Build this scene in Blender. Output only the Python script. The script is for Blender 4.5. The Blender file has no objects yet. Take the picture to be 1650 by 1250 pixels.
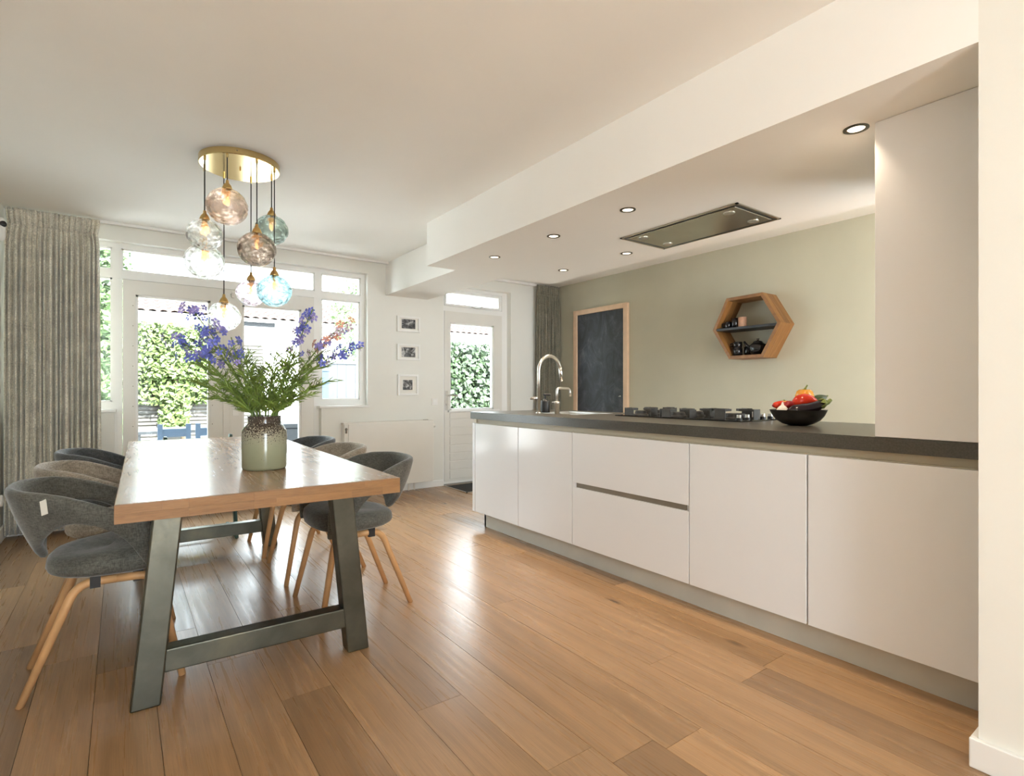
import bpy, bmesh, math, random
from mathutils import Vector, Matrix, Euler
random.seed(7)
PI = math.pi
sc = bpy.context.scene
COL = sc.collection

# ------------------------------------------------------------------ camera, sky, sun, exposure
cam_d = bpy.data.cameras.new('camera')
cam = bpy.data.objects.new('camera', cam_d)
COL.objects.link(cam)
cam.location = (0, 0, 1.097)
cam.rotation_euler = (PI / 2, 0, -math.radians(35.925))
cam_d.sensor_width = 36.0
cam_d.lens = 869.5 / 1650 * 36.0
cam_d.shift_y = 3.4 / 1650
cam_d.clip_start = 0.02
sc.camera = cam

world = bpy.data.worlds.new('sky')
sc.world = world
world.use_nodes = True
wn = world.node_tree.nodes['Background']
wn.inputs[0].default_value = (0.84, 0.935, 1.0, 1)
wn.inputs[1].default_value = 2.0

sun_d = bpy.data.lights.new('sun', 'SUN')
sun_d.energy = 4.5
sun_d.angle = math.radians(1.5)
sun_d.color = (1.0, 0.98, 0.95)
sun = bpy.data.objects.new('sun', sun_d)
COL.objects.link(sun)
sun.rotation_euler = Vector((-0.03, 0.76, -0.65)).to_track_quat('-Z', 'Y').to_euler()

sc.view_settings.view_transform = 'Standard'
sc.view_settings.look = 'None'
sc.view_settings.gamma = 1.0
sc.view_settings.use_curve_mapping = False
sc.view_settings.exposure = 3.0
cy = sc.cycles
cy.max_bounces = 14
cy.diffuse_bounces = 8
cy.glossy_bounces = 5
cy.transmission_bounces = 12
cy.transparent_max_bounces = 24
cy.sample_clamp_indirect = 6.0
cy.caustics_reflective = False
cy.caustics_refractive = False
cy.blur_glossy = 0.5


def portal(loc, rot, sx, sy):
    d = bpy.data.lights.new('window_portal', 'AREA')
    d.shape = 'RECTANGLE'
    d.size, d.size_y = sx, sy
    d.cycles.is_portal = True
    o = bpy.data.objects.new('window_portal', d)
    o.location = loc
    o.rotation_euler = rot
    COL.objects.link(o)


portal((0.74, 5.66, 1.2), (-PI / 2, 0, 0), 2.75, 2.3)          # garden windows
portal((3.47, 5.66, 1.55), (-PI / 2, 0, 0), 0.85, 1.5)         # kitchen door
portal((-0.025, -3.12, 1.2), (PI / 2, 0, 0), 1.15, 2.3)           # opening added behind the camera for more daylight
portal((3.75, 0.02, 1.23), (PI / 2, 0, 0), 1.0, 2.26)             # daylight opening added in the unseen kitchen wall, behind the tall cabinet

# ------------------------------------------------------------------ materials
MATS = {}


def srgb(r, g, b):
    f = lambda c: c / 12.92 if c <= 0.04045 else ((c + 0.055) / 1.055) ** 2.4
    return (f(r / 255), f(g / 255), f(b / 255), 1)


class NT:
    def __init__(s, name):
        s.m = bpy.data.materials.new(name)
        s.m.use_nodes = True
        s.t = s.m.node_tree
        s.b = s.t.nodes['Principled BSDF']
        s.out = s.t.nodes['Material Output']

    def n(s, typ, **kw):
        nd = s.t.nodes.new(typ)
        for k, v in kw.items():
            if k.startswith('i_'):
                nd.inputs[k[2:].replace('_', ' ')].default_value = v
            else:
                setattr(nd, k, v)
        return nd

    def l(s, a, b):
        s.t.links.new(a, b)

    def coords(s, kind='Object', scale=(1, 1, 1)):
        if kind == 'World':
            g = s.n('ShaderNodeNewGeometry')
            src = g.outputs['Position']
        else:
            g = s.n('ShaderNodeTexCoord')
            src = g.outputs[kind]
        mp = s.n('ShaderNodeMapping')
        mp.inputs['Scale'].default_value = scale
        s.l(src, mp.inputs['Vector'])
        return mp.outputs['Vector']

    def noise(s, vec, scale=5, detail=3, rough=0.5, dist=0.0):
        nd = s.n('ShaderNodeTexNoise')
        nd.inputs['Scale'].default_value = scale
        nd.inputs['Detail'].default_value = detail
        nd.inputs['Roughness'].default_value = rough
        nd.inputs['Distortion'].default_value = dist
        s.l(vec, nd.inputs['Vector'])
        return nd.outputs['Fac']

    def ramp(s, fac, stops):
        nd = s.n('ShaderNodeValToRGB')
        cr = nd.color_ramp
        while len(cr.elements) < len(stops):
            cr.elements.new(0.5)
        for e, (p, c) in zip(cr.elements, stops):
            e.position = p
            e.color = c
        s.l(fac, nd.inputs['Fac'])
        return nd.outputs['Color']

    def mix(s, fac, a, b, blend='MIX'):
        nd = s.n('ShaderNodeMix', data_type='RGBA', blend_type=blend)
        for sock, v in ((nd.inputs['Factor'], fac), (nd.inputs[6], a), (nd.inputs[7], b)):
            if hasattr(v, 'links') or hasattr(v, 'is_linked'):
                s.l(v, sock)
            else:
                sock.default_value = v
        return nd.outputs[2]

    def bump(s, h, strength=0.2, dist=0.01):
        nd = s.n('ShaderNodeBump')
        nd.inputs['Strength'].default_value = strength
        nd.inputs['Distance'].default_value = dist
        s.l(h, nd.inputs['Height'])
        s.l(nd.outputs['Normal'], s.b.inputs['Normal'])

    def set(s, color=None, rough=None, metal=None, spec=None, coat=None):
        i = s.b.inputs
        if color is not None:
            if hasattr(color, 'is_linked'):
                s.l(color, i['Base Color'])
            else:
                i['Base Color'].default_value = color
        if rough is not None:
            if hasattr(rough, 'is_linked'):
                s.l(rough, i['Roughness'])
            else:
                i['Roughness'].default_value = rough
        if metal is not None:
            i['Metallic'].default_value = metal
        if spec is not None:
            i['Specular IOR Level'].default_value = spec
        if coat is not None:
            i['Coat Weight'].default_value = coat
            i['Coat Roughness'].default_value = 0.05
        return s.m


def paint(name, c, rough=0.6, vary=0.03, scale=6, bump=0.0, metal=0.0, spec=0.5, bscale=120, coat=None):
    t = NT(name)
    v = t.coords('World')
    n = t.noise(v, scale, 4)
    lo = tuple(x * (1 - vary) for x in c[:3]) + (1,)
    hi = tuple(min(1, x * (1 + vary)) for x in c[:3]) + (1,)
    t.set(t.ramp(n, [(0.3, lo), (0.7, hi)]), rough, metal, spec, coat)
    if bump:
        t.bump(t.noise(v, bscale, 2), bump, 0.002)
    MATS[name] = t.m
    return t.m


paint('wall_paint', (0.795, 0.79, 0.742, 1), 0.75, 0.012, 2, 0.08, spec=0.25)
paint('ceiling_paint', (0.89, 0.88, 0.85, 1), 0.8, 0.01, 2, spec=0.2)
paint('sage_paint', (0.51, 0.49, 0.385, 1), 0.75, 0.03, 3, 0.06, spec=0.25)
paint('white_trim', (0.84, 0.835, 0.81, 1), 0.4, 0.012, 4)
paint('door_paint', (0.76, 0.74, 0.69, 1), 0.42, 0.02, 4)
paint('gloss_white', (0.79, 0.79, 0.80, 1), 0.14, 0.006, 2, spec=0.28)
paint('plinth_grey', (0.50, 0.49, 0.44, 1), 0.5, 0.06, 6)
paint('channel_beige', (0.50, 0.44, 0.33, 1), 0.45, 0.04, 5)
paint('recess_dark', (0.20, 0.17, 0.13, 1), 0.5, 0.05)
paint('radiator_white', (0.80, 0.775, 0.72, 1), 0.4, 0.01)
paint('black_plastic', (0.015, 0.015, 0.016, 1), 0.4, 0.1)
paint('black_ceramic', (0.012, 0.011, 0.012, 1), 0.18, 0.1)
paint('cast_iron', (0.045, 0.043, 0.04, 1), 0.55, 0.2, 40)
paint('hob_glass', (0.01, 0.01, 0.01, 1), 0.06, 0.1)
paint('steel', (0.62, 0.60, 0.56, 1), 0.28, 0.04, 30, metal=1.0)
paint('chrome', (0.75, 0.74, 0.72, 1), 0.12, 0.02, metal=1.0)
paint('hood_steel', (0.52, 0.50, 0.43, 1), 0.25, 0.05, 8, metal=1.0)
paint('brass', (0.72, 0.56, 0.27, 1), 0.16, 0.03, metal=1.0)
paint('brass_dull', (0.72, 0.50, 0.20, 1), 0.32, 0.05, metal=1.0)
paint('cord_black', (0.02, 0.019, 0.018, 1), 0.6)
paint('mat_black', (0.035, 0.035, 0.037, 1), 0.9, 0.3, 90, 0.5)
paint('ash_wood', (0.62, 0.36, 0.165, 1), 0.4, 0.10, 14)
paint('board_frame_wood', (0.74, 0.53, 0.36, 1), 0.45, 0.06, 14)
paint('cork', (0.58, 0.33, 0.22, 1), 0.7, 0.15, 60)
paint('teal_wood', (0.045, 0.105, 0.09, 1), 0.45, 0.08)
paint('blue_wood', (0.020, 0.040, 0.070, 1), 0.5, 0.08)  # garden chairs: shade of the house is put into this dark colour
paint('garden_table_top', (0.06, 0.063, 0.066, 1), 0.5, 0.06)
paint('grey_box', (0.010, 0.0125, 0.017, 1), 0.5, 0.08)  # storage box colour darkened to stand in for the house's shade
paint('render_white', (0.85, 0.84, 0.81, 1), 0.8, 0.03)
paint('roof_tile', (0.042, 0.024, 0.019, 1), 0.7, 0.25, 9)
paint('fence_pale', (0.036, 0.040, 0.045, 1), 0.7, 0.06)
paint('fence_slat', (0.085, 0.083, 0.078, 1), 0.7, 0.08)
paint('bark', (0.16, 0.12, 0.08, 1), 0.8, 0.2, 20)
paint('terrace', (0.62, 0.61, 0.59, 1), 0.8, 0.08, 3)
paint('lawn', (0.10, 0.15, 0.05, 1), 0.9, 0.2, 8)
paint('felt_tag', (0.72, 0.70, 0.64, 1), 0.8)
paint('rubber_black', (0.012, 0.012, 0.012, 1), 0.6)
paint('garlic_white', (0.80, 0.74, 0.66, 1), 0.5, 0.08, 40)
paint('eggplant_skin', (0.018, 0.009, 0.014, 1), 0.14, 0.2)
paint('pepper_red', (0.62, 0.035, 0.012, 1), 0.15, 0.1, 12)
paint('pepper_orange', (0.82, 0.36, 0.04, 1), 0.2, 0.1, 12)
paint('chili_dark', (0.32, 0.02, 0.02, 1), 0.2, 0.15)
paint('zucchini', (0.035, 0.065, 0.018, 1), 0.35, 0.3, 40)
paint('calyx_green', (0.22, 0.27, 0.06, 1), 0.5, 0.2, 40)
paint('bowl_wood', (0.022, 0.018, 0.014, 1), 0.35, 0.4, 12)
paint('photo_mount', (0.80, 0.78, 0.72, 1), 0.7)
paint('camera_white', (0.84, 0.84, 0.82, 1), 0.35, 0.01)
paint('grout_gap', (0.10, 0.065, 0.04, 1), 0.9, 0.1)
paint('ivy_leaf', (0.019, 0.037, 0.011, 1), 0.45, 0.5, 14)
paint('ivy_leaf_pale', (0.036, 0.054, 0.027, 1), 0.4, 0.4, 14)
paint('hedge_leaf', (0.085, 0.125, 0.035, 1), 0.5, 0.4, 7)
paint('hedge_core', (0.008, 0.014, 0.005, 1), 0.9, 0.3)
paint('tree_leaf', (0.07, 0.115, 0.038, 1), 0.5, 0.5, 4)
paint('stem_green', (0.16, 0.24, 0.05, 1), 0.5, 0.2, 20)
paint('bouquet_leaf', (0.20, 0.30, 0.06, 1), 0.45, 0.45, 25)
paint('bouquet_leaf_grey', (0.23, 0.26, 0.15, 1), 0.5, 0.3, 25)
paint('blossom_blue', (0.15, 0.18, 0.62, 1), 0.6, 0.35, 40)
paint('blossom_violet', (0.28, 0.25, 0.60, 1), 0.6, 0.3, 40)
paint('blossom_pale', (0.55, 0.45, 0.55, 1), 0.6, 0.2, 40)
paint('blossom_salmon', (0.70, 0.36, 0.28, 1), 0.6, 0.2, 40)
paint('blossom_eye', (0.03, 0.02, 0.06, 1), 0.6, 0.2)


def mat_fabric(name, c, rough=0.9):
    t = NT(name)
    v = t.coords('Object', (1, 1, 1))
    n1 = t.noise(v, 9, 4, 0.6)
    w = t.noise(t.coords('Object', (300, 300, 60)), 1, 2)
    w2 = t.noise(t.coords('Object', (60, 60, 300)), 1, 2)
    sm = t.n('ShaderNodeMath', operation='ADD')
    t.l(w, sm.inputs[0])
    t.l(w2, sm.inputs[1])
    add = t.n('ShaderNodeMath', operation='MULTIPLY')
    t.l(sm.outputs[0], add.inputs[0])
    add.inputs[1].default_value = 0.5
    c0 = t.ramp(n1, [(0.3, tuple(x * 0.82 for x in c) + (1,)), (0.7, tuple(min(1, x * 1.18) for x in c) + (1,))])
    dk = t.ramp(add.outputs[0], [(0.38, (0.62, 0.62, 0.62, 1)), (0.62, (1.25, 1.25, 1.25, 1))])
    t.set(t.mix(1.0, c0, dk, 'MULTIPLY'), rough, spec=0.15)
    t.b.inputs['Sheen Weight'].default_value = 0.35
    t.b.inputs['Sheen Roughness'].default_value = 0.4
    t.bump(add.outputs[0], 0.25, 0.002)
    MATS[name] = t.m


mat_fabric('fabric_charcoal', (0.122, 0.123, 0.109))
mat_fabric('fabric_slate', (0.098, 0.102, 0.104))
mat_fabric('fabric_taupe', (0.36, 0.315, 0.255))
mat_fabric('curtain_fabric', (0.68, 0.645, 0.55))
mat_fabric('curtain_fabric_dark', (0.24, 0.225, 0.172))


def mat_oak(name, base, spread, rough=0.32, kind='World', grain=(48, 1.3, 48), per_object=True, coat=0.0, knots=True, bump=0.08):
    t = NT(name)
    v = t.coords(kind, (1, 1, 1))
    if per_object:
        oi = t.n('ShaderNodeObjectInfo')
        off = t.n('ShaderNodeVectorMath', operation='SCALE')
        cmb = t.n('ShaderNodeCombineXYZ')
        t.l(oi.outputs['Random'], cmb.inputs[0])
        t.l(oi.outputs['Random'], cmb.inputs[1])
        off.inputs['Scale'].default_value = 37.0
        t.l(cmb.outputs[0], off.inputs[0])
        ad = t.n('ShaderNodeVectorMath', operation='ADD')
        t.l(v, ad.inputs[0])
        t.l(off.outputs[0], ad.inputs[1])
        v = ad.outputs[0]
        rnd = oi.outputs['Random']
    mp = t.n('ShaderNodeMapping')
    mp.inputs['Scale'].default_value = grain
    t.l(v, mp.inputs['Vector'])
    g = t.noise(mp.outputs[0], 1.0, 6, 0.62, 0.6)
    mp2 = t.n('ShaderNodeMapping')
    mp2.inputs['Scale'].default_value = (grain[0] * 0.22, grain[1] * 0.5, grain[2] * 0.22)
    t.l(v, mp2.inputs['Vector'])
    g2 = t.noise(mp2.outputs[0], 1.0, 3, 0.5, 1.6)
    mp4 = t.n('ShaderNodeMapping')
    mp4.inputs['Scale'].default_value = (grain[0] * 8, grain[1] * 5, grain[2] * 8)
    t.l(v, mp4.inputs['Vector'])
    g4 = t.noise(mp4.outputs[0], 1.0, 2, 0.5)
    b = base
    dark = tuple(x * (1 - spread) for x in b) + (1,)
    lite = tuple(min(1, x * (1 + spread)) for x in b) + (1,)
    c = t.ramp(g, [(0.28, dark), (0.5, b + (1,)), (0.74, lite)])
    c = t.mix(0.55, c, t.ramp(g2, [(0.3, tuple(x * 0.72 for x in b) + (1,)), (0.65, tuple(min(1, x * 1.15) for x in b) + (1,))]))
    c = t.mix(1.0, c, t.ramp(g4, [(0.3, (0.86, 0.86, 0.86, 1)), (0.6, (1.04, 1.04, 1.04, 1))]), 'MULTIPLY')
    if per_object:
        tint = t.ramp(rnd, [(0.0, (0.70, 0.70, 0.72, 1)), (0.18, (0.98, 0.95, 0.90, 1)), (0.5, (1.0, 1.0, 1.0, 1)),
                            (0.78, (1.12, 1.10, 1.06, 1)), (1.0, (0.80, 0.78, 0.76, 1))])
        c = t.mix(1.0, c, tint, 'MULTIPLY')
    if knots:
        mp3 = t.n('ShaderNodeMapping')
        mp3.inputs['Scale'].default_value = (4.2, 1.5, 4.2)
        t.l(v, mp3.inputs['Vector'])
        vo = t.n('ShaderNodeTexVoronoi')
        vo.inputs['Scale'].default_value = 1.0
        t.l(mp3.outputs[0], vo.inputs['Vector'])
        kf = t.ramp(vo.outputs['Distance'], [(0.03, (0.9, 0.9, 0.9, 1)), (0.10, (0, 0, 0, 1))])
        c = t.mix(kf, c, (b[0] * 0.22, b[1] * 0.2, b[2] * 0.2, 1))
    rr = t.ramp(g, [(0.3, (rough + 0.08,) * 3 + (1,)), (0.7, (rough - 0.03,) * 3 + (1,))])
    t.set(c, rr, spec=0.5, coat=coat if coat else None)
    t.bump(g, bump, 0.004)
    MATS[name] = t.m


mat_oak('oak_floor', (0.375, 0.228, 0.118), 0.30, 0.27)
mat_oak('oak_table', (0.36, 0.225, 0.13), 0.30, 0.22, 'Object', (26, 2.0, 26), per_object=False, bump=0.006)
mat_oak('oak_table_end', (0.28, 0.142, 0.052), 0.35, 0.5, 'Object', (4, 40, 40), per_object=True, knots=False)
mat_oak('shelf_wood', (0.27, 0.125, 0.038), 0.45, 0.4, 'World', (60, 6, 6), per_object=True, knots=False)


def mat_patina():
    t = NT('gunmetal')
    v = t.coords('World')
    n = t.noise(v, 5, 5, 0.6, 0.4)
    n2 = t.noise(v, 60, 3)
    c = t.ramp(n, [(0.3, (0.075, 0.076, 0.060, 1)), (0.55, (0.115, 0.115, 0.092, 1)), (0.75, (0.18, 0.165, 0.115, 1))])
    r = t.ramp(n2, [(0.3, (0.30,) * 3 + (1,)), (0.7, (0.42,) * 3 + (1,))])
    t.set(c, r, 0.85)
    MATS['gunmetal'] = t.m


mat_patina()


def mat_stone():
    t = NT('worktop_stone')
    v = t.coords('World')
    c = t.ramp(t.noise(v, 160, 3), [(0.3, (0.055, 0.051, 0.042, 1)), (0.7, (0.088, 0.082, 0.068, 1))])
    t.set(c, 0.30, spec=0.5)
    t.bump(t.noise(v, 260, 2), 0.08, 0.001)
    MATS['worktop_stone'] = t.m


mat_stone()


def mat_board():
    t = NT('slate_board')
    v = t.coords('World', (1, 1, 0.7))
    n = t.noise(v, 5.5, 6, 0.65, 1.5)
    c = t.ramp(n, [(0.40, (0.030, 0.034, 0.042, 1)), (0.55, (0.052, 0.060, 0.074, 1)), (0.75, (0.13, 0.145, 0.17, 1))])
    t.set(c, 0.55)
    MATS['slate_board'] = t.m


mat_board()


def mat_vase():
    t = NT('vase_glaze')
    tc = t.n('ShaderNodeTexCoord')
    sep = t.n('ShaderNodeSeparateXYZ')
    t.l(tc.outputs['Object'], sep.inputs[0])
    mr = t.n('ShaderNodeMapRange')
    mr.inputs['From Min'].default_value = 0.095
    mr.inputs['From Max'].default_value = 0.20
    t.l(sep.outputs[2], mr.inputs['Value'])
    v = t.coords('Object')
    sp = t.noise(v, 190, 2, 0.6)
    add = t.n('ShaderNodeMath', operation='MULTIPLY_ADD')
    t.l(mr.outputs[0], add.inputs[0])
    add.inputs[1].default_value = 0.36
    t.l(sp, add.inputs[2])
    spots = t.ramp(add.outputs[0], [(0.70, (0, 0, 0, 1)), (0.76, (1, 1, 1, 1))])
    base = t.ramp(mr.outputs[0], [(0.0, (0.30, 0.32, 0.215, 1)), (0.55, (0.33, 0.32, 0.24, 1)), (1.0, (0.42, 0.38, 0.30, 1))])
    t.set(t.mix(spots, base, (0.045, 0.035, 0.028, 1)), 0.10, spec=0.6)
    MATS['vase_glaze'] = t.m


mat_vase()


def mat_pane():
    t = NT('window_glass')
    tr = t.n('ShaderNodeBsdfTransparent')
    tr.inputs[0].default_value = (0.97, 0.985, 0.98, 1)
    gl = t.n('ShaderNodeBsdfGlossy')
    gl.inputs['Roughness'].default_value = 0.02
    fr = t.n('ShaderNodeFresnel')
    fr.inputs[0].default_value = 1.16
    mx = t.n('ShaderNodeMixShader')
    t.l(fr.outputs[0], mx.inputs[0])
    t.l(tr.outputs[0], mx.inputs[1])
    t.l(gl.outputs[0], mx.inputs[2])
    t.l(mx.outputs[0], t.out.inputs[0])
    MATS['window_glass'] = t.m


mat_pane()


def mat_globe(name, tint, clear=0.5):
    t = NT(name)
    v = t.coords('Object')
    gl = t.n('ShaderNodeBsdfGlass')
    gl.inputs['Color'].default_value = tint + (1,)
    gl.inputs['Roughness'].default_value = 0.0
    gl.inputs['IOR'].default_value = 1.48
    tr = t.n('ShaderNodeBsdfTransparent')
    tr.inputs[0].default_value = tuple(x ** 0.8 for x in tint) + (1,)
    mx = t.n('ShaderNodeMixShader')
    mx.inputs[0].default_value = clear
    t.l(gl.outputs[0], mx.inputs[1])
    t.l(tr.outputs[0], mx.inputs[2])
    t.l(mx.outputs[0], t.out.inputs[0])
    MATS[name] = t.m


mat_globe('glass_clear', (0.99, 0.99, 0.985), 0.30)
mat_globe('glass_pink', (0.98, 0.915, 0.875), 0.35)
mat_globe('glass_lilac', (0.945, 0.905, 0.94), 0.30)
mat_globe('glass_smoke', (0.79, 0.74, 0.70), 0.30)
mat_globe('glass_green', (0.76, 0.80, 0.78), 0.30)
mat_globe('glass_blue', (0.82, 0.935, 0.965), 0.30)


def mat_emit(name, c, s):
    t = NT(name)
    e = t.n('ShaderNodeEmission')
    e.inputs[0].default_value = c + (1,)
    e.inputs[1].default_value = s
    t.l(e.outputs[0], t.out.inputs[0])
    MATS[name] = t.m


mat_emit('bulb_glow', (1.0, 0.54, 0.24), 0.35)
mat_emit('spot_glow', (1.0, 0.74, 0.50), 0.9)


def mat_photo(name, off):
    t = NT(name)
    v = t.coords('World', (1, 1, 1))
    mp = t.n('ShaderNodeMapping')
    mp.inputs['Location'].default_value = (off, off * 2, off)
    t.l(v, mp.inputs['Vector'])
    n = t.noise(mp.outputs[0], 22, 4, 0.55, 0.8)
    t.set(t.ramp(n, [(0.36, (0.012, 0.012, 0.012, 1)), (0.5, (0.10, 0.10, 0.10, 1)), (0.62, (0.55, 0.55, 0.55, 1))]), 0.25)
    MATS[name] = t.m


for i in range(3):
    mat_photo('photo_print_%d' % i, 3.7 * (i + 1))


def M(k):
    return MATS[k] if isinstance(k, str) else k


# ------------------------------------------------------------------ mesh helpers
def wl(o):
    v = Vector((0, 0, 0))
    while o:
        v += o.location
        o = o.parent
    return v


class MB:
    def __init__(s):
        s.v, s.f = [], []

    def add(s, vs, fs):
        k = len(s.v)
        s.v += [tuple(p) for p in vs]
        s.f += [tuple(i + k for i in f) for f in fs]
        return s

    def box(s, x0, x1, y0, y1, z0, z1):
        vs = [(x, y, z) for z in (z0, z1) for y in (y0, y1) for x in (x0, x1)]
        return s.add(vs, [(0, 2, 3, 1), (4, 5, 7, 6), (0, 1, 5, 4), (2, 6, 7, 3), (0, 4, 6, 2), (1, 3, 7, 5)])

    def hexa(s, b, t):
        """prism from 4 bottom points b and 4 top points t (counter-clockwise from above)"""
        return s.add(list(b) + list(t), [(3, 2, 1, 0), (4, 5, 6, 7), (0, 1, 5, 4), (1, 2, 6, 5), (2, 3, 7, 6), (3, 0, 4, 7)])

    def tube(s, pts, r, seg=10, cap=True):
        pts = [Vector(p) for p in pts]
        rs = r if isinstance(r, (list, tuple)) else [r] * len(pts)
        base = len(s.v)
        up = Vector((0, 0, 1))
        d0 = (pts[1] - pts[0]).normalized()
        if abs(d0.dot(up)) > 0.95:
            up = Vector((1, 0, 0))
        a = d0.cross(up).normalized()
        for i, p in enumerate(pts):
            d = (pts[min(i + 1, len(pts) - 1)] - pts[max(i - 1, 0)]).normalized()
            a = (a - d * a.dot(d)).normalized()
            b = d.cross(a)
            for k in range(seg):
                t = 2 * PI * k / seg
                s.v.append(tuple(p + (a * math.cos(t) + b * math.sin(t)) * rs[i]))
        for i in range(len(pts) - 1):
            for k in range(seg):
                k2 = (k + 1) % seg
                s.f.append((base + i * seg + k, base + i * seg + k2, base + (i + 1) * seg + k2, base + (i + 1) * seg + k))
        if cap:
            s.f.append(tuple(base + k for k in reversed(range(seg))))
            e = base + (len(pts) - 1) * seg
            s.f.append(tuple(e + k for k in range(seg)))
        return s

    def lathe(s, prof, seg=32, c=(0, 0, 0)):
        base = len(s.v)
        for (r, z) in prof:
            for k in range(seg):
                t = 2 * PI * k / seg
                s.v.append((c[0] + r * math.cos(t), c[1] + r * math.sin(t), c[2] + z))
        for i in range(len(prof) - 1):
            for k in range(seg):
                k2 = (k + 1) % seg
                s.f.append((base + i * seg + k, base + i * seg + k2, base + (i + 1) * seg + k2, base + (i + 1) * seg + k))
        if prof[0][0] > 1e-5:
            s.f.append(tuple(base + k for k in reversed(range(seg))))
        if prof[-1][0] > 1e-5:
            e = base + (len(prof) - 1) * seg
            s.f.append(tuple(e + k for k in range(seg)))
        return s

    def grid(s, rows, close=False):
        base = len(s.v)
        n = len(rows[0])
        for r in rows:
            s.v += [tuple(p) for p in r]
        for i in range(len(rows) - 1):
            for k in range(n if close else n - 1):
                k2 = (k + 1) % n
                s.f.append((base + i * n + k, base + i * n + k2, base + (i + 1) * n + k2, base + (i + 1) * n + k))
        return s

    def xform(s, mtx):
        s.v = [tuple(mtx @ Vector(p)) for p in s.v]
        return s

    def mesh(s, name, smooth=False):
        me = bpy.data.meshes.new(name)
        me.from_pydata(s.v, [], s.f)
        if smooth:
            me.polygons.foreach_set('use_smooth', [True] * len(me.polygons))
        me.update()
        return me

    def build(s, name, mat, parent=None, world=True, smooth=False, bevel=0.0, sub=0, solid=0.0, fix=False, seg=2, soff=0.0):
        if parent is not None and world:
            o = wl(parent)
            s.v = [(p[0] - o.x, p[1] - o.y, p[2] - o.z) for p in s.v]
        me = s.mesh(name, smooth)
        if fix:
            bm = bmesh.new()
            bm.from_mesh(me)
            bmesh.ops.remove_doubles(bm, verts=bm.verts, dist=1e-5)
            bmesh.ops.recalc_face_normals(bm, faces=bm.faces)
            bm.to_mesh(me)
            bm.free()
        me.materials.append(M(mat))
        ob = bpy.data.objects.new(name, me)
        COL.objects.link(ob)
        ob.parent = parent
        if solid:
            m = ob.modifiers.new('s', 'SOLIDIFY')
            m.thickness = solid
            m.offset = soff
        if bevel:
            m = ob.modifiers.new('b', 'BEVEL')
            m.width = bevel
            m.segments = seg
            m.limit_method = 'ANGLE'
        if sub:
            m = ob.modifiers.new('u', 'SUBSURF')
            m.levels = sub
            m.render_levels = sub
        return ob


def B(x0, x1, y0, y1, z0, z1):
    return MB().box(x0, x1, y0, y1, z0, z1)


def thing(name, label, cat, loc=(0, 0, 0), rotz=0.0, group=None):
    o = bpy.data.objects.new(name, None)
    o.empty_display_size = 0.05
    COL.objects.link(o)
    o.location = loc
    o.rotation_euler = (0, 0, rotz)
    o['label'] = label
    o['category'] = cat
    if group:
        o['group'] = group
    return o


def tag(o, label, cat, group=None, kind=None):
    o['label'] = label
    o['category'] = cat
    if group:
        o['group'] = group
    if kind:
        o['kind'] = kind
    return o


def struct(o, label, cat):
    o['kind'] = 'structure'
    o['label'] = label
    o['category'] = cat
    return o


def dup(root, loc, rotz, label, group=None):
    r = root.copy()
    COL.objects.link(r)
    r.location = loc
    r.rotation_euler = (0, 0, rotz)
    r['label'] = label
    if group:
        r['group'] = group
    for ch in list(root.children):
        c = ch.copy()
        COL.objects.link(c)
        c.parent = r
        for g in list(ch.children):
            d = g.copy()
            COL.objects.link(d)
            d.parent = c
    return r


def bez(pts, n=8, r=0.04):
    """polyline with rounded corners of radius r"""
    P = [Vector(p) for p in pts]
    out = [P[0]]
    for i in range(1, len(P) - 1):
        a, b, c = P[i - 1], P[i], P[i + 1]
        ra = min(r, (a - b).length * 0.49)
        rc = min(r, (c - b).length * 0.49)
        p0 = b + (a - b).normalized() * ra
        p1 = b + (c - b).normalized() * rc
        for k in range(n + 1):
            t = k / n
            out.append(p0 * (1 - t) ** 2 + b * 2 * t * (1 - t) + p1 * t * t)
    out.append(P[-1])
    return out


def interp(tab, x):
    for (a, va), (b, vb) in zip(tab, tab[1:]):
        if x <= b:
            t = (x - a) / (b - a)
            t = t * t * (3 - 2 * t) if False else t
            if isinstance(va, tuple):
                return tuple(p + (q - p) * t for p, q in zip(va, vb))
            return va + (vb - va) * t
    return tab[-1][1]


# ------------------------------------------------------------------ room shell
XL, XG, YB, ZC = -0.71, 4.69, 5.485, 2.457     # left wall, sage wall, garden wall, ceiling
YR = -3.0                                      # street wall behind the camera
YO = 5.68                                      # outer face of the garden wall
ZS = 2.11                                      # lowered kitchen ceiling

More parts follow.
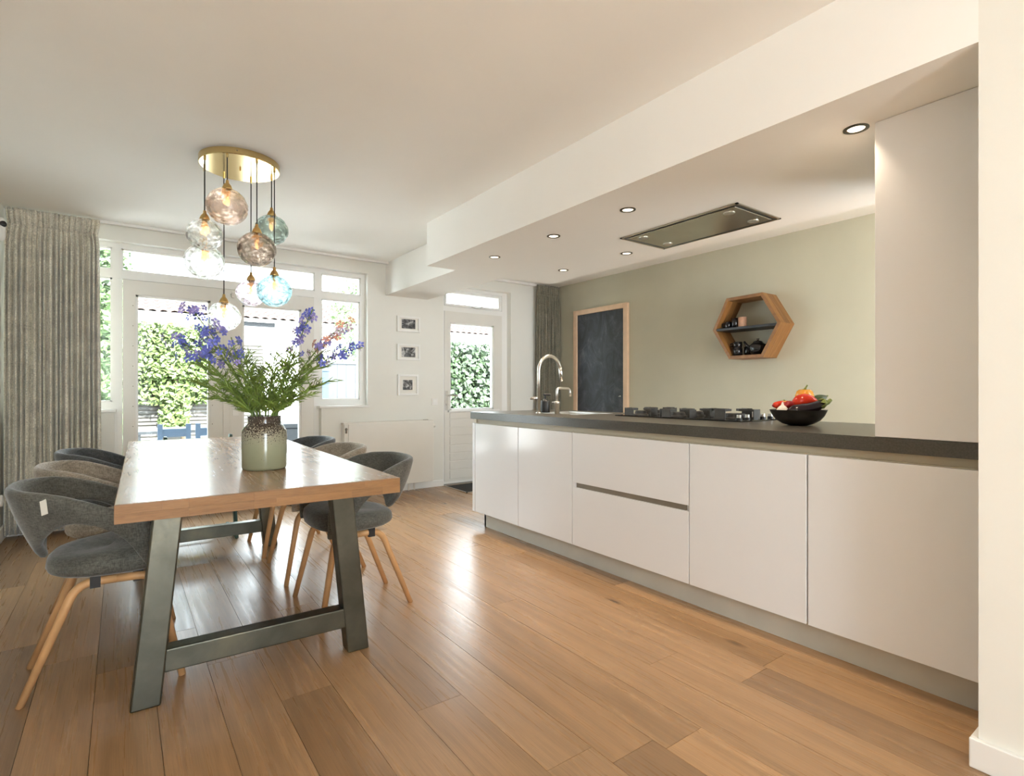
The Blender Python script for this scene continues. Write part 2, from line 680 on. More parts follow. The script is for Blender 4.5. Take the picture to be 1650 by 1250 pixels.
# floor: bed plus planks along Y
floor = B(XL, XG, YR, YO, -0.12, -0.0165).build('floor', 'grout_gap')
struct(floor, 'wide oak plank floor running towards the garden doors', 'floor')
pm = B(-0.5, 0.5, -0.5, 0.5, -0.5, 0.5).mesh('plank')
pm.materials.append(M('oak_floor'))
PW = 0.1785
k0 = math.floor((XL - 0.815) / PW)
rp = random.Random(21)
fixed = {0: [1.682], 3: [1.06], -2: [2.02], 1: [3.1]}
x = 0.815 + k0 * PW
k = k0
while x < XG:
    xa, xb = max(x, XL), min(x + PW, XG)
    cuts = [YR]
    y = YR + rp.uniform(0.3, 1.9)
    fx = fixed.get(k)
    if fx:
        cuts += [fx[0] - 1.9, fx[0], fx[0] + 1.95]
    else:
        while y < YB - 0.35:
            cuts.append(y)
            y += rp.choice((1.45, 1.75, 1.95, 2.1))
    cuts = [c for c in cuts if c < YB - 0.2] + [YB]
    if xb - xa > 0.02:
        for ya, yb in zip(cuts, cuts[1:]):
            o = bpy.data.objects.new('plank', pm)
            COL.objects.link(o)
            o.parent = floor
            g = 0.0007
            o.scale = (xb - xa - 2 * g, yb - ya - 2 * g, 0.016)
            o.location = ((xa + xb) / 2, (ya + yb) / 2, -0.008 + rp.uniform(-0.0003, 0.0003))
    x += PW
    k += 1

for xa, xb in ((-0.045, 1.622), (2.997, 3.955)):
    B(xa, xb, YB, YO, -0.0165, -0.001).build('door_sill', 'worktop_stone', floor)
c = B(XL - 0.1, XG + 0.1, YR - 0.1, YO, ZC, ZC + 0.12).build('ceiling', 'ceiling_paint')
struct(c, 'smooth white plastered ceiling over the dining area', 'ceiling')
c = MB().box(2.02, 3.326, 0.475, 3.97, ZS, ZC).build('ceiling_lowered', 'ceiling_paint')
struct(c, 'lowered white ceiling above the kitchen island with spotlights', 'ceiling')
c = B(2.30, 2.80, 3.97, YB, ZS + 0.005, ZC).build('trim_1', 'ceiling_paint')
struct(c, 'boxed white ceiling beam meeting the wall above the picture frames', 'beam')

# garden wall with openings: windows x -0.62..2.10, kitchen door x 2.997..3.955
w = MB()
w.box(XL - 0.1, -0.62, YB, YO, 0, ZC)
w.box(-0.62, 2.10, YB, YO, 2.322, ZC)
w.box(-0.62, -0.045, YB, YO, 0, 0.915)
w.box(1.622, 2.10, YB, YO, 0, 0.915)
w.box(2.10, 2.997, YB, YO, 0, ZC)
w.box(2.997, 3.955, YB, YO, 2.315, ZC)
w.box(3.955, XG + 0.1, YB, YO, 0, ZC)
struct(w.build('wall_back', 'wall_paint'), 'cream wall with garden windows and kitchen door', 'wall')
w = B(XL - 0.12, XL, YR, YB, 0, ZC)
struct(w.build('wall_left', 'wall_paint'), 'cream wall left of the long curtain', 'wall')
struct(B(XG, XG + 0.12, 0.18, YB, 0, ZC).build('wall_right', 'sage_paint'), 'sage green wall behind the kitchen island', 'wall')
struct(B(2.02, 2.30, YR, 0.475, 0, ZC).build('wall_pier', 'wall_paint'), 'cream wall end beside the kitchen island', 'wall')
w = MB().box(2.30, 3.25, 0.06, 0.18, 0, ZC).box(4.25, XG + 0.1, 0.06, 0.18, 0, ZC).box(3.25, 4.25, 0.06, 0.18, 0, 0.10).box(3.25, 4.25, 0.06, 0.18, 2.36, ZC)  # out-of-view opening, added to bring daylight into the kitchen
struct(w.build('wall_kitchen', 'wall_paint'), 'cream wall closing the kitchen beyond the tall cabinet', 'wall')
w = MB()
w.box(XL - 0.12, -0.6, YR - 0.12, YR, 0, ZC)
w.box(0.55, 2.3, YR - 0.12, YR, 0, ZC)
w.box(-0.6, 0.55, YR - 0.12, YR, 2.38, ZC)  # head of the unseen opening, added to light the room from behind
w.box(-0.6, 0.55, YR - 0.12, YR, 0, 0.05)
struct(w.build('wall_front', 'wall_paint'), 'cream wall with an added daylight opening behind the viewer', 'wall')

# baseboards
b = MB().box(2.002, 2.0195, YR, 0.493, 0, 0.085).box(2.0196, 2.30, 0.4755, 0.493, 0, 0.085)
struct(b.build('baseboard_right', 'white_trim', bevel=0.003), 'white baseboard around the wall end', 'baseboard')
b = MB().box(1.622, 2.997, YB - 0.018, YB, 0, 0.07)
struct(b.build('baseboard_back', 'white_trim', bevel=0.003), 'white baseboard under the radiator', 'baseboard')
b = MB().box(XL, XL + 0.015, 0.75, YB, 0, 0.10)
struct(b.build('baseboard_left', 'white_trim', bevel=0.003), 'white baseboard along the left wall', 'baseboard')

# ------------------------------------------------------------------ garden windows and doors
FY0, FY1 = 5.567, 5.635      # frame depth
GY = 5.606                   # glass plane


def pane(x0, x1, z0, z1, parent, y=GY):
    return B(x0, x1, y - 0.003, y + 0.003, z0, z1).build('pane', 'window_glass', parent)


def window_frame(name, label, x0, x1, z0, z1, holes):
    """holes: list of (x0,x1,z0,z1) glass openings inside the frame rectangle"""
    root = None
    xs = sorted({x0, x1} | {h[0] for h in holes} | {h[1] for h in holes})
    zs = sorted({z0, z1} | {h[2] for h in holes} | {h[3] for h in holes})
    m = MB()
    for xa, xb in zip(xs, xs[1:]):
        for za, zb in zip(zs, zs[1:]):
            cx, cz = (xa + xb) / 2, (za + zb) / 2
            if any(h[0] < cx < h[1] and h[2] < cz < h[3] for h in holes):
                continue
            m.box(xa, xb, FY0, FY1, za, zb)
    root = m.build(name, 'white_trim')
    struct(root, label, 'window')
    for h in holes:
        # glazing bead: a thinner lip around the glass
        bd = 0.012
        l = MB()
        l.box(h[0], h[0] + bd, FY0 + 0.014, FY1 - 0.01, h[2], h[3])
        l.box(h[1] - bd, h[1], FY0 + 0.014, FY1 - 0.01, h[2], h[3])
        l.box(h[0], h[1], FY0 + 0.014, FY1 - 0.01, h[2], h[2] + bd)
        l.box(h[0], h[1], FY0 + 0.014, FY1 - 0.01, h[3] - bd, h[3])
        l.build('glazing_bead', 'white_trim', root)
        pane(h[0], h[1], h[2], h[3], root)
    return root


window_frame('window_1', 'narrow side window partly behind the long left curtain', -0.62, -0.025, 0.93, 2.322,
             [(-0.57, -0.06, 2.10, 2.282), (-0.57, -0.06, 1.0, 2.03)])
window_frame('window_2', 'long low transom window above the garden doors', -0.025, 1.612, 2.028, 2.322,
             [(0.003, 1.581, 2.096, 2.282)])
window_frame('window_3', 'white side window right of the garden doors', 1.612, 2.10, 0.93, 2.322,
             [(1.647, 2.056, 2.096, 2.282), (1.647, 2.046, 0.997, 2.028)])
# door frame posts
struct(MB().box(-0.025, 0.010, FY0, FY1, 0.026, 2.0275).box(1.572, 1.612, FY0, FY1, 0.026, 2.0275).box(-0.05, -0.0255, FY0 + 0.002, FY1, 0.026, 0.9295).box(1.6125, 1.64, FY0 + 0.002, FY1, 0.026, 0.9295).box(-0.05, 1.64, FY0, FY1 + 0.03, -0.02, 0.0255)
       .build('trim_2', 'white_trim'), 'white frame posts around the garden doors', 'door frame')
for (xa, xb, lab) in ((1.598, 2.118, 'white window sill right of the garden doors'), (-0.62, -0.03, 'white window sill beside the long left curtain')):
    s_ = B(xa, xb, YB - 0.022, FY0, 0.916, 0.938).build('window_sill', 'white_trim', bevel=0.003)
    struct(s_, lab, 'window sill')
B_ = B(-0.147, 2.371, YB - 0.075, YB - 0.045, ZC - 0.022, ZC).build('curtain_rail', 'white_trim', bevel=0.002)
tag(B_, 'white ceiling curtain rail above the garden doors', 'curtain rail')
B_ = B(2.80, 4.5, YB - 0.075, YB - 0.045, ZC - 0.03, ZC).build('curtain_rail', 'white_trim', bevel=0.002)
tag(B_, 'white ceiling curtain rail above the kitchen door', 'curtain rail')


def leaf_door(name, label, x0, x1, g, y0=FY0 - 0.004, y1=FY1 - 0.01, z0=0.025, z1=2.024, mat='door_paint'):
    m = MB()
    m.box(x0, g[0], y0, y1, z0, z1)
    m.box(g[1], x1, y0, y1, z0, z1)
    m.box(g[0], g[1], y0, y1, z0, g[2])
    m.box(g[0], g[1], y0, y1, g[3], z1)
    d = m.build(name, mat)
    struct(d, label, 'door')
    l = MB()
    bd = 0.018
    yy0, yy1 = y0 + 0.012, y1 - 0.006
    l.box(g[0], g[0] + bd, yy0, yy1, g[2], g[3]).box(g[1] - bd, g[1], yy0, yy1, g[2], g[3])
    l.box(g[0], g[1], yy0, yy1, g[2], g[2] + bd).box(g[0], g[1], yy0, yy1, g[3] - bd, g[3])
    l.build('glazing_bead', 'white_trim', d)
    pane(g[0], g[1], g[2], g[3], d)
    return d


d1 = leaf_door('door_1', 'left glazed leaf of the garden double doors', 0.012, 0.763, (0.100, 0.655, 0.32, 1.905))
for xx in (0.082, 0.672):
    for i in range(9):
        MB().lathe([(0.004, 0), (0.003, 0.002), (0.0, 0.0025)], 8).xform(Matrix.Translation((xx, FY0 - 0.0042, 0.45 + i * 0.17)) @ Matrix.Rotation(PI / 2, 4, 'X')).build('screw_head', 'recess_dark', d1)
d2 = leaf_door('door_2', 'right glazed leaf of the garden double doors', 0.769, 1.570, (0.918, 1.448, 0.32, 1.895))
B(0.757, 0.815, FY0 - 0.016, FY0 - 0.004, 0.025, 2.02).build('cover_strip', 'door_paint', d2, bevel=0.003)
pl = B(0.835, 0.885, FY0 - 0.010, FY0 - 0.004, 0.86, 1.08).build('handle_plate', 'white_trim', d2, bevel=0.002)
MB().tube([(0.86, FY0 - 0.008, 1.02), (0.86, FY0 - 0.05, 1.02), (0.86, FY0 - 0.055, 1.02)], 0.009).tube([(0.862, FY0 - 0.05, 1.02), (0.80, FY0 - 0.052, 1.02)], 0.008).build('door_handle', 'white_trim', pl)
MB().lathe([(0.006, 0), (0.006, 0.003), (0, 0.003)], 10).xform(Matrix.Translation((0.86, FY0 - 0.0102, 0.93)) @ Matrix.Rotation(PI / 2, 4, 'X')).build('keyhole', 'recess_dark', pl)
MB().tube([(0.76, FY0 - 0.01, 1.985), (0.84, FY0 - 0.012, 1.982)], 0.004).box(0.828, 0.845, FY0 - 0.02, FY0 - 0.004, 1.95, 1.995).build('stay_hook', 'steel', d2)

# kitchen door
kx0, kx1 = 3.0, 3.955
m = MB()
m.box(2.997, 3.055, FY0, FY1, 0, 2.315).box(3.876, 3.955, FY0, FY1, 0, 2.315)
m.box(3.055, 3.876, FY0, FY1, 2.278, 2.315).box(3.055, 3.876, FY0, FY1, 2.024, 2.085)
m.box(2.997, 3.955, FY0, FY1, -0.02, 0.03)
struct(m.build('trim_3', 'white_trim'), 'white frame around the kitchen door', 'door frame')
m = MB()
g = (3.085, 3.822, 2.115, 2.240)
m.box(3.06, g[0], FY0 - 0.006, FY1, 2.088, 2.272).box(g[1], 3.868, FY0 - 0.006, FY1, 2.088, 2.272)
m.box(g[0], g[1], FY0 - 0.006, FY1, 2.088, g[2]).box(g[0], g[1], FY0 - 0.006, FY1, g[3], 2.272)
kt = m.build('window_4', 'white_trim', bevel=0.003)
struct(kt, 'small tilting transom window above the kitchen door', 'window')
pane(*g, kt)
MB().tube([(3.42, FY0 - 0.012, 2.10), (3.46, FY0 - 0.03, 2.088), (3.52, FY0 - 0.03, 2.085), (3.55, FY0 - 0.03, 2.10), (3.565, FY0 - 0.03, 2.118)], 0.006, 8).build('window_latch', 'steel', kt)
d3 = leaf_door('door_3', 'half-glazed kitchen door with boarded lower panel', 3.058, 3.873, (3.130, 3.752, 0.862, 1.896))
zz = [0.048, 0.16, 0.263, 0.357, 0.45, 0.559, 0.656, 0.755, 0.835]
for za, zb in zip(zz, zz[1:]):
    B(3.125, 3.80, FY0 - 0.014, FY0 - 0.002, za + 0.004, zb - 0.004).build('board', 'door_paint', d3, bevel=0.005)
B(3.10, 3.82, FY0 - 0.035, FY0 - 0.002, 0.838, 0.86).build('glazing_ledge', 'white_trim', d3, bevel=0.003)
pl = B(3.068, 3.100, FY0 - 0.013, FY0 - 0.004, 0.86, 1.09).build('handle_plate', 'steel', d3, bevel=0.002)
MB().tube(bez([(3.084, FY0 - 0.010, 1.035), (3.084, FY0 - 0.055, 1.035), (3.20, FY0 - 0.058, 1.035)], 5, 0.02), 0.009).build('door_handle', 'steel', pl)
MB().tube([(3.084, FY0 - 0.012, 0.93), (3.084, FY0 - 0.028, 0.93)], 0.013).build('lock_cylinder', 'steel', pl)

# ------------------------------------------------------------------ radiator, switch, pictures, mat, camera, socket
t = thing('radiator', 'flat white panel radiator under the picture frames', 'radiator', (2.32, 5.43, 0.08))
B(1.862, 2.818, 5.385, 5.397, 0.084, 0.752).build('front_panel', 'radiator_white', t, bevel=0.004)
B(1.822, 2.832, 5.397, 5.470, 0.090, 0.746).build('body', 'radiator_white', t, bevel=0.005)
B(1.815, 2.826, 5.388, 5.475, 0.746, 0.766).build('top_grille', 'radiator_white', t, bevel=0.003)
MB().tube([(1.838, 5.388, 0.70), (1.838, 5.375, 0.70)], 0.012).box(1.832, 1.844, 5.372, 5.39, 0.66, 0.715).build('vent_plug', 'recess_dark', t)
B(2.70, 2.76, 5.392, 5.402, 0.7665, 0.772).build('badge', 'recess_dark', t)
MB().tube([(2.835, 5.43, 0.70), (2.86, 5.43, 0.70)], 0.02, 12).build('thermostat', 'radiator_white', t)
for xx in (2.55, 2.62):
    MB().tube([(xx, 5.45, 0.0), (xx, 5.45, 0.09)], 0.009).build('pipe', 'radiator_white', t)

t = thing('light_switch', 'square white wall switch beside the kitchen door', 'switch', (2.886, YB, 0.965))
B(2.848, 2.923, YB - 0.010, YB, 0.927, 1.003).build('surround', 'white_trim', t, bevel=0.003)
B(2.860, 2.911, YB - 0.016, YB - 0.008, 0.939, 0.991).build('rocker', 'camera_white', t, bevel=0.002)

frames = [((2.425, 2.695, 1.735, 1.905), (2.478, 2.640, 1.772, 1.874), 'top picture in white frame, dark blurry print, above two others'),
          ((2.425, 2.695, 1.425, 1.600), (2.478, 2.640, 1.460, 1.566), 'middle picture in white frame, landscape print, between two others'),
          ((2.430, 2.675, 1.040, 1.268), (2.492, 2.606, 1.100, 1.208), 'lowest picture in white frame, upright with small print and wide mount')]
for i, (o_, p_, lab) in enumerate(frames):
    t = thing('picture_frame', lab, 'picture', ((o_[0] + o_[1]) / 2, YB, o_[2]), group='framed pictures on the wall')
    fw = 0.022
    m = MB().box(o_[0], o_[0] + fw, YB - 0.03, YB, o_[2], o_[3]).box(o_[1] - fw, o_[1], YB - 0.03, YB, o_[2], o_[3])
    m.box(o_[0] + fw, o_[1] - fw, YB - 0.03, YB, o_[2], o_[2] + fw).box(o_[0] + fw, o_[1] - fw, YB - 0.03, YB, o_[3] - fw, o_[3])
    m.build('frame', 'white_trim', t, bevel=0.002)
    B(o_[0] + fw, o_[1] - fw, YB - 0.014, YB - 0.001, o_[2] + fw, o_[3] - fw).build('mount', 'photo_mount', t)
    B(p_[0], p_[1], YB - 0.0155, YB - 0.0138, p_[2], p_[3]).build('print', 'photo_print_%d' % i, t)

t = thing('doormat', 'black doormat with pale metal edge before the kitchen door', 'mat', (3.4, 5.15, 0))
B(2.99, 3.90, 4.945, 5.42, 0.0005, 0.007).build('mat', 'mat_black', t)
MB().box(2.978, 2.99, 4.933, 5.42, 0.0005, 0.009).box(2.978, 3.91, 4.933, 4.945, 0.0005, 0.009).build('edge_strip', 'chrome', t)

t = thing('security_camera', 'small white pill-shaped camera with black eye on the left wall', 'camera', (XL, 5.16, 2.15))
rows = []
for (zf, s_) in ((-0.085, 0.0), (-0.083, 0.45), (-0.072, 0.8), (-0.05, 1.0), (0.0, 1.0), (0.045, 1.0), (0.066, 0.8), (0.076, 0.45), (0.078, 0.0)):
    ring = []
    for q in range(20):
        a = 2 * PI * q / 20
        ring.append((XL + 0.028 + 0.027 * math.cos(a) * s_, 5.16 + 0.034 * math.sin(a) * s_, 2.228 + zf))
    rows.append(ring)
cbody = MB().grid(rows, True).build('body', 'camera_white', t, smooth=True, fix=True)
MB().lathe([(0.0, 0.012), (0.012, 0.010), (0.020, 0.004), (0.023, -0.004)], 18).xform(
    Matrix.Translation((XL + 0.045, 5.137, 2.258)) @ Euler((PI / 2, 0, 0.75)).to_matrix().to_4x4()).build('eye', 'black_plastic', t, smooth=True)
B(XL, XL + 0.02, 5.145, 5.175, 2.16, 2.28).build('bracket', 'camera_white', t)
t = thing('wall_socket', 'round white wall socket by the left curtain', 'socket', (XL, 5.30, 0.30))
MB().lathe([(0.042, 0.0), (0.042, 0.016), (0.036, 0.022), (0.022, 0.022), (0.02, 0.010), (0.0, 0.010)], 24).xform(
    Matrix.Translation((XL, 5.30, 0.30)) @ Matrix.Rotation(PI / 2, 4, 'Y')).build('socket_plate', 'white_trim', t, smooth=True)


# ------------------------------------------------------------------ curtains
def curtain(label, x0, x1, yc, z0, z1, nf, mat, seed, depth=0.035):
    r = random.Random(seed)
    t = thing('curtain', label, 'curtain', ((x0 + x1) / 2, yc, z0))
    N = nf * 14
    ph = [r.uniform(-1.3, 1.3) for _ in range(nf + 3)]
    am = [r.uniform(0.45, 1.35) for _ in range(nf + 3)]
    zs = [z1, z1 - 0.03, z1 - 0.07, z1 - 0.105, z1 - 0.118, z1 - 0.13, z1 - 0.16, z1 - 0.22, z1 - 0.32] + \
         [z1 - 0.32 - (z1 - 0.32 - z0) * q / 12 for q in range(1, 13)]
    rows = []
    for z in zs:
        d = z1 - z
        row = []
        spread = 1.0 + 0.02 * min(1, d / 2.2) - 0.045 * math.exp(-((d - 0.118) / 0.05) ** 2)
        for i in range(N + 1):
            u = i / N
            f = u * nf
            kf = int(f)
            a = am[kf] * (1 - (f - kf)) + am[kf + 1] * (f - kf)
            p = ph[kf] * (1 - (f - kf)) + ph[kf + 1] * (f - kf)
            if d < 0.118:
                amp = 0.010 + 0.004 * math.sin(f * 5.1)
                yy = amp * math.sin(2 * PI * f * 1.0 + p) + 0.004 * math.sin(2 * PI * f * 3 + d * 40)
            elif d < 0.135:
                yy = 0.008 * math.sin(2 * PI * f + p)
            else:
                g_ = min(1.0, (d - 0.12) / 0.35)
                yy = depth * (0.45 + 0.55 * g_) * a * math.sin(2 * PI * f + p * (1 + d * 0.5)) + 0.005 * math.sin(2 * PI * f * 2.3 + d * 3)
            xx = (x0 + x1) / 2 + (u - 0.5) * (x1 - x0) * spread + 0.006 * math.sin(d * 2 + kf) * (u - 0.5)
            row.append((xx, yc + yy, z))
        rows.append(row)
    nh = 5
    MB().grid(rows[:nh]).build('heading_tape', mat, t, smooth=True, solid=0.006)
    MB().grid(rows[nh - 1:]).build('drape', mat, t, smooth=True, solid=0.003)
    return t


curtain('long grey-beige pleated curtain in the left corner', -0.685, -0.135, 5.385, 0.03, 2.445, 17, 'curtain_fabric', 3, 0.034)
curtain('dark grey-olive pleated curtain between kitchen door and chalkboard', 4.30, 4.66, 5.38, 0.03, 2.445, 11, 'curtain_fabric_dark', 9, 0.035)

# ------------------------------------------------------------------ kitchen island
FX = 2.312         # cabinet front plane
units = [(3.118, 3.698, 'far white base cabinet at the island end'),
         (2.544, 3.114, 'second white base cabinet from the island end')]


def base_unit(y0, y1, label, fronts):
    t = thing('base_cabinet', label, 'cabinet', ((FX + 0.3), (y0 + y1) / 2, 0.12), group='white island cabinets')
    B(FX + 0.021, 3.14, y0 + 0.001, y1 - 0.001, 0.12, 0.826).build('body', 'gloss_white', t)
    for (nm, a, b_, z0, z1) in fronts:
        B(FX, FX + 0.02, a, b_, z0, z1).build(nm, 'gloss_white', t, bevel=0.0015)
    return t


for y0, y1, lab in units:
    base_unit(y0, y1, lab, [('door', y0 + 0.0015, y1 - 0.0015, 0.121, 0.828)])
dr = base_unit(1.676, 2.541, 'wide white drawer unit with a grip slot', [('drawer', 1.6775, 2.5395, 0.121, 0.486), ('drawer', 1.6775, 2.5395, 0.516, 0.828)])
B(FX + 0.012, FX + 0.0215, 1.70, 2.535, 0.486, 0.516).build('grip_slot', 'recess_dark', dr)
MB().box(FX, FX + 0.02, 2.515, 2.5395, 0.486, 0.516).build('slot_end', 'gloss_white', dr)
base_unit(1.100, 1.673, 'white base cabinet between drawers and wide end unit', [('door', 1.1015, 1.6715, 0.121, 0.828)])
base_unit(0.22, 1.096, 'white base cabinet nearest the wall end', [('door', 0.225, 1.0945, 0.121, 0.828)])
tag(B(FX - 0.002, 3.16, 3.701, 3.735, 0.121, 0.832).build('end_panel', 'gloss_white', bevel=0.0015), 'narrow white end panel of the island', 'panel')
tag(MB().box(2.372, 2.392, 0.22, 3.65, 0.0, 0.1195).box(2.372, 3.10, 3.63, 3.65, 0.0, 0.1195).build('plinth', 'plinth_grey'), 'grey plinth board under the island cabinets', 'plinth')
rail = tag(MB().box(FX + 0.030, FX + 0.042, 0.22, 3.70, 0.829, 0.8635).box(FX + 0.012, FX + 0.042, 0.22, 3.70, 0.8285, 0.8315).build('handle_rail', 'channel_beige'),
           'beige recessed grip rail under the dark worktop', 'rail')
tag(MB().box(FX + 0.012, FX + 0.03, 3.701, 3.735, 0.833, 0.8635).build('rail_end_cap', 'channel_beige'), 'small beige cap ending the grip rail', 'cap')

# worktop with a sink cut-out
SX0, SX1, SY0, SY1 = 2.66, 3.02, 2.86, 3.36
wt = MB()
WX0, WX1, WY0, WY1 = 2.308, 3.205, 0.20, 3.762
wt.box(WX0, SX0, WY0, WY1, 0.8645, 0.92).box(SX1, WX1, WY0, WY1, 0.8645, 0.92)
wt.box(SX0, SX1, WY0, SY0, 0.8645, 0.92).box(SX0, SX1, SY1, WY1, 0.8645, 0.92)
tag(wt.build('worktop', 'worktop_stone'), 'long dark grey stone worktop on the island', 'worktop')
t = thing('kitchen_sink', 'steel sink set in the dark worktop behind the taps', 'sink', (2.84, 3.11, 0.86))
MB().box(SX0, SX0 + 0.004, SY0, SY1, 0.838, 0.921).box(SX1 - 0.004, SX1, SY0, SY1, 0.838, 0.921).box(SX0, SX1, SY0, SY0 + 0.004, 0.838, 0.921).box(
    SX0, SX1, SY1 - 0.004, SY1, 0.838, 0.921).box(SX0, SX1, SY0, SY1, 0.832, 0.838).build('basin', 'steel', t)
MB().lathe([(0.045, 0.0), (0.04, 0.006), (0.0, 0.004)], 20, (2.84, 3.11, 0.838)).build('drain', 'chrome', t)

# tall white cabinet standing on the worktop
t = thing('tall_cabinet', 'tall glossy white cabinet standing on the worktop by the wall end', 'cabinet', (2.6, 0.53, 0.92))
B(FX + 0.02, 3.19, 0.20, 0.848, 0.9205, 2.109).build('body', 'gloss_white', t)
B(FX - 0.002, FX + 0.019, 0.20, 0.848, 0.9215, 2.108).build('door', 'gloss_white', t, bevel=0.0015)

# ------------------------------------------------------------------ taps, soap
t = thing('kitchen_tap', 'tall steel kitchen tap with arched pull-out spout', 'tap', (2.545, 3.17, 0.92))
bx, by = 2.545, 3.17
pts = [(bx, by, 0.92), (bx, by, 1.24)]
for q in range(1, 15):
    a = PI - PI * 0.93 * q / 14
    pts.append((bx + 0.122 + 0.122 * math.cos(a), by + 0.03 * (1 - math.cos(PI - a)) * 0.5, 1.24 + 0.118 * math.sin(a)))
MB().tube(pts, 0.0125, 14).build('spout', 'steel', t, smooth=True)
e = Vector(pts[-1])
MB().tube([e + Vector((-0.001, 0, 0.012)), e + Vector((0.004, 0, -0.030)), e + Vector((0.013, 0, -0.098))], [0.0135, 0.0155, 0.0155], 14).build('spray_head', 'chrome', t, smooth=True)
MB().lathe([(0.021, 0.0), (0.021, 0.008), (0.0135, 0.012)], 20, (bx, by, 0.92)).build('base_ring', 'steel', t, smooth=True)
MB().tube([(bx, by, 1.035), (bx - 0.055, by + 0.035, 1.036)], [0.010, 0.012], 12).build('lever', 'chrome', t, smooth=True)
t = thing('boiling_water_tap', 'short square-cornered steel tap beside the arched tap', 'tap', (2.62, 3.03, 0.92))
bx, by = 2.610, 3.035
MB().tube(bez([(bx, by, 1.0), (bx, by, 1.112), (bx + 0.135, by + 0.01, 1.108), (bx + 0.14, by + 0.01, 1.05)], 7, 0.028), 0.0095, 12).build('spout', 'steel', t, smooth=True)
MB().lathe([(0.019, 0.0), (0.019, 0.075), (0.022, 0.077), (0.022, 0.092), (0.012, 0.096)], 20, (bx, by, 0.92)).build('base', 'steel', t, smooth=True)
MB().tube([(bx, by, 1.005), (bx - 0.03, by + 0.022, 1.006)], 0.006, 10).build('lever', 'chrome', t, smooth=True)
t = thing('soap_dispenser', 'black soap pump bottle between the two taps', 'bottle', (2.72, 3.30, 0.92))
MB().lathe([(0.036, 0.0), (0.037, 0.004), (0.037, 0.088), (0.034, 0.094), (0.016, 0.096), (0.016, 0.108), (0.0, 0.108)], 24, (2.715, 3.30, 0.92)).build('bottle', 'black_plastic', t, smooth=True)
MB().tube([(2.715, 3.30, 1.02), (2.715, 3.30, 1.062)], 0.006, 10).tube([(2.70, 3.305, 1.062), (2.755, 3.285, 1.060)], 0.008, 10).build('pump', 'black_plastic', t)

# ------------------------------------------------------------------ hob
HX0, HX1, HY0, HY1 = 2.76, 3.185, 1.66, 2.60
t = thing('gas_hob', 'black five-burner gas hob with iron pan supports', 'hob', (2.97, 2.13, 0.92))
B(HX0, HX1, HY0, HY1, 0.9205, 0.928).build('glass_plate', 'hob_glass', t, bevel=0.002)
burners = [(2.865, 2.46, 0.040), (3.07, 2.46, 0.048), (2.865, 2.16, 0.048), (3.07, 2.16, 0.040), (2.96, 1.83, 0.068)]
for (bx, by, r) in burners:
    bb = MB().lathe([(r * 1.25, 0.0), (r * 1.25, 0.006), (r, 0.010), (r, 0.022)], 24, (bx, by, 0.928)).build('burner', 'cast_iron', t, smooth=False)
    MB().lathe([(r * 0.92, 0.022), (r * 0.92, 0.029), (r * 0.7, 0.031), (0.0, 0.031)], 24, (bx, by, 0.928)).build('burner_cap', 'cast_iron', bb)
    for (ox, oy) in ((r * 1.12, 0), (0, r * 1.12)):
        MB().tube([(bx + ox, by + oy, 0.93), (bx + ox, by + oy, 0.957)], 0.003, 6).build('igniter', 'chrome', bb)
    R = 0.115 if r < 0.06 else 0.145
    hgt = 0.048 if r < 0.06 else 0.058
    ps = MB()
    for q in range(4):
        a = q * PI / 2
        mt = Matrix.Translation((bx, by, 0.928)) @ Matrix.Rotation(a, 4, 'Z')
        ps.add([mt @ Vector(p) for p in [(0.03, -0.004, hgt - 0.014), (R, -0.004, hgt - 0.014), (R, 0.004, hgt - 0.014), (0.03, 0.004, hgt - 0.014),
                                         (0.03, -0.004, hgt), (R, -0.004, hgt), (R, 0.004, hgt), (0.03, 0.004, hgt)]],
               [(3, 2, 1, 0), (4, 5, 6, 7), (0, 1, 5, 4), (1, 2, 6, 5), (2, 3, 7, 6), (3, 0, 4, 7)])
        # upright end plate
        ps.add([mt @ Vector(p) for p in [(R - 0.006, -0.034, 0.0), (R, -0.034, 0.0), (R, 0.034, 0.0), (R - 0.006, 0.034, 0.0),
                                         (R - 0.006, -0.034, hgt), (R, -0.034, hgt), (R, 0.034, hgt), (R - 0.006, 0.034, hgt)]],
               [(3, 2, 1, 0), (4, 5, 6, 7), (0, 1, 5, 4), (1, 2, 6, 5), (2, 3, 7, 6), (3, 0, 4, 7)])
    ps.build('pan_support', 'cast_iron', t, bevel=0.001)
for i in range(5):
    ky = 1.70
    kxx = 2.80 + i * 0.083
    kb = MB().lathe([(0.017, 0.0), (0.017, 0.012), (0.013, 0.014)], 18, (kxx, ky, 0.928)).build('knob', 'black_plastic', t)
    MB().lathe([(0.0125, 0.014), (0.0125, 0.030), (0.0, 0.030)], 18, (kxx, ky, 0.928)).box(kxx - 0.016, kxx + 0.016, ky - 0.003, ky + 0.003, 0.946, 0.953).build('knob_top', 'steel', kb)

# ------------------------------------------------------------------ bowl of vegetables
BX, BY = 2.76, 1.355
t = thing('wooden_bowl', 'dark wooden bowl of vegetables beside the hob', 'bowl', (BX, BY, 0.92))
MB().lathe([(0.040, 0.0), (0.070, 0.008), (0.098, 0.026), (0.118, 0.050), (0.130, 0.078), (0.132, 0.079), (0.127, 0.078), (0.112, 0.050), (0.09, 0.028), (0.06, 0.014), (0.0, 0.010)], 40, (BX, BY, 0.92)).build('bowl', 'bowl_wood', t, smooth=True)
RV = Vector((0.81, -0.587, 0))     # towards the viewer's right
FV = Vector((0.587, 0.81, 0))      # away from the viewer


def at(lat, dep, z):
    return Vector((BX, BY, 0.92)) + RV * lat + FV * dep + Vector((0, 0, z))


def blob(prof_pts, radii, seg=16):
    return MB().tube(prof_pts, radii, seg)


vg = 'vegetables in the dark bowl'
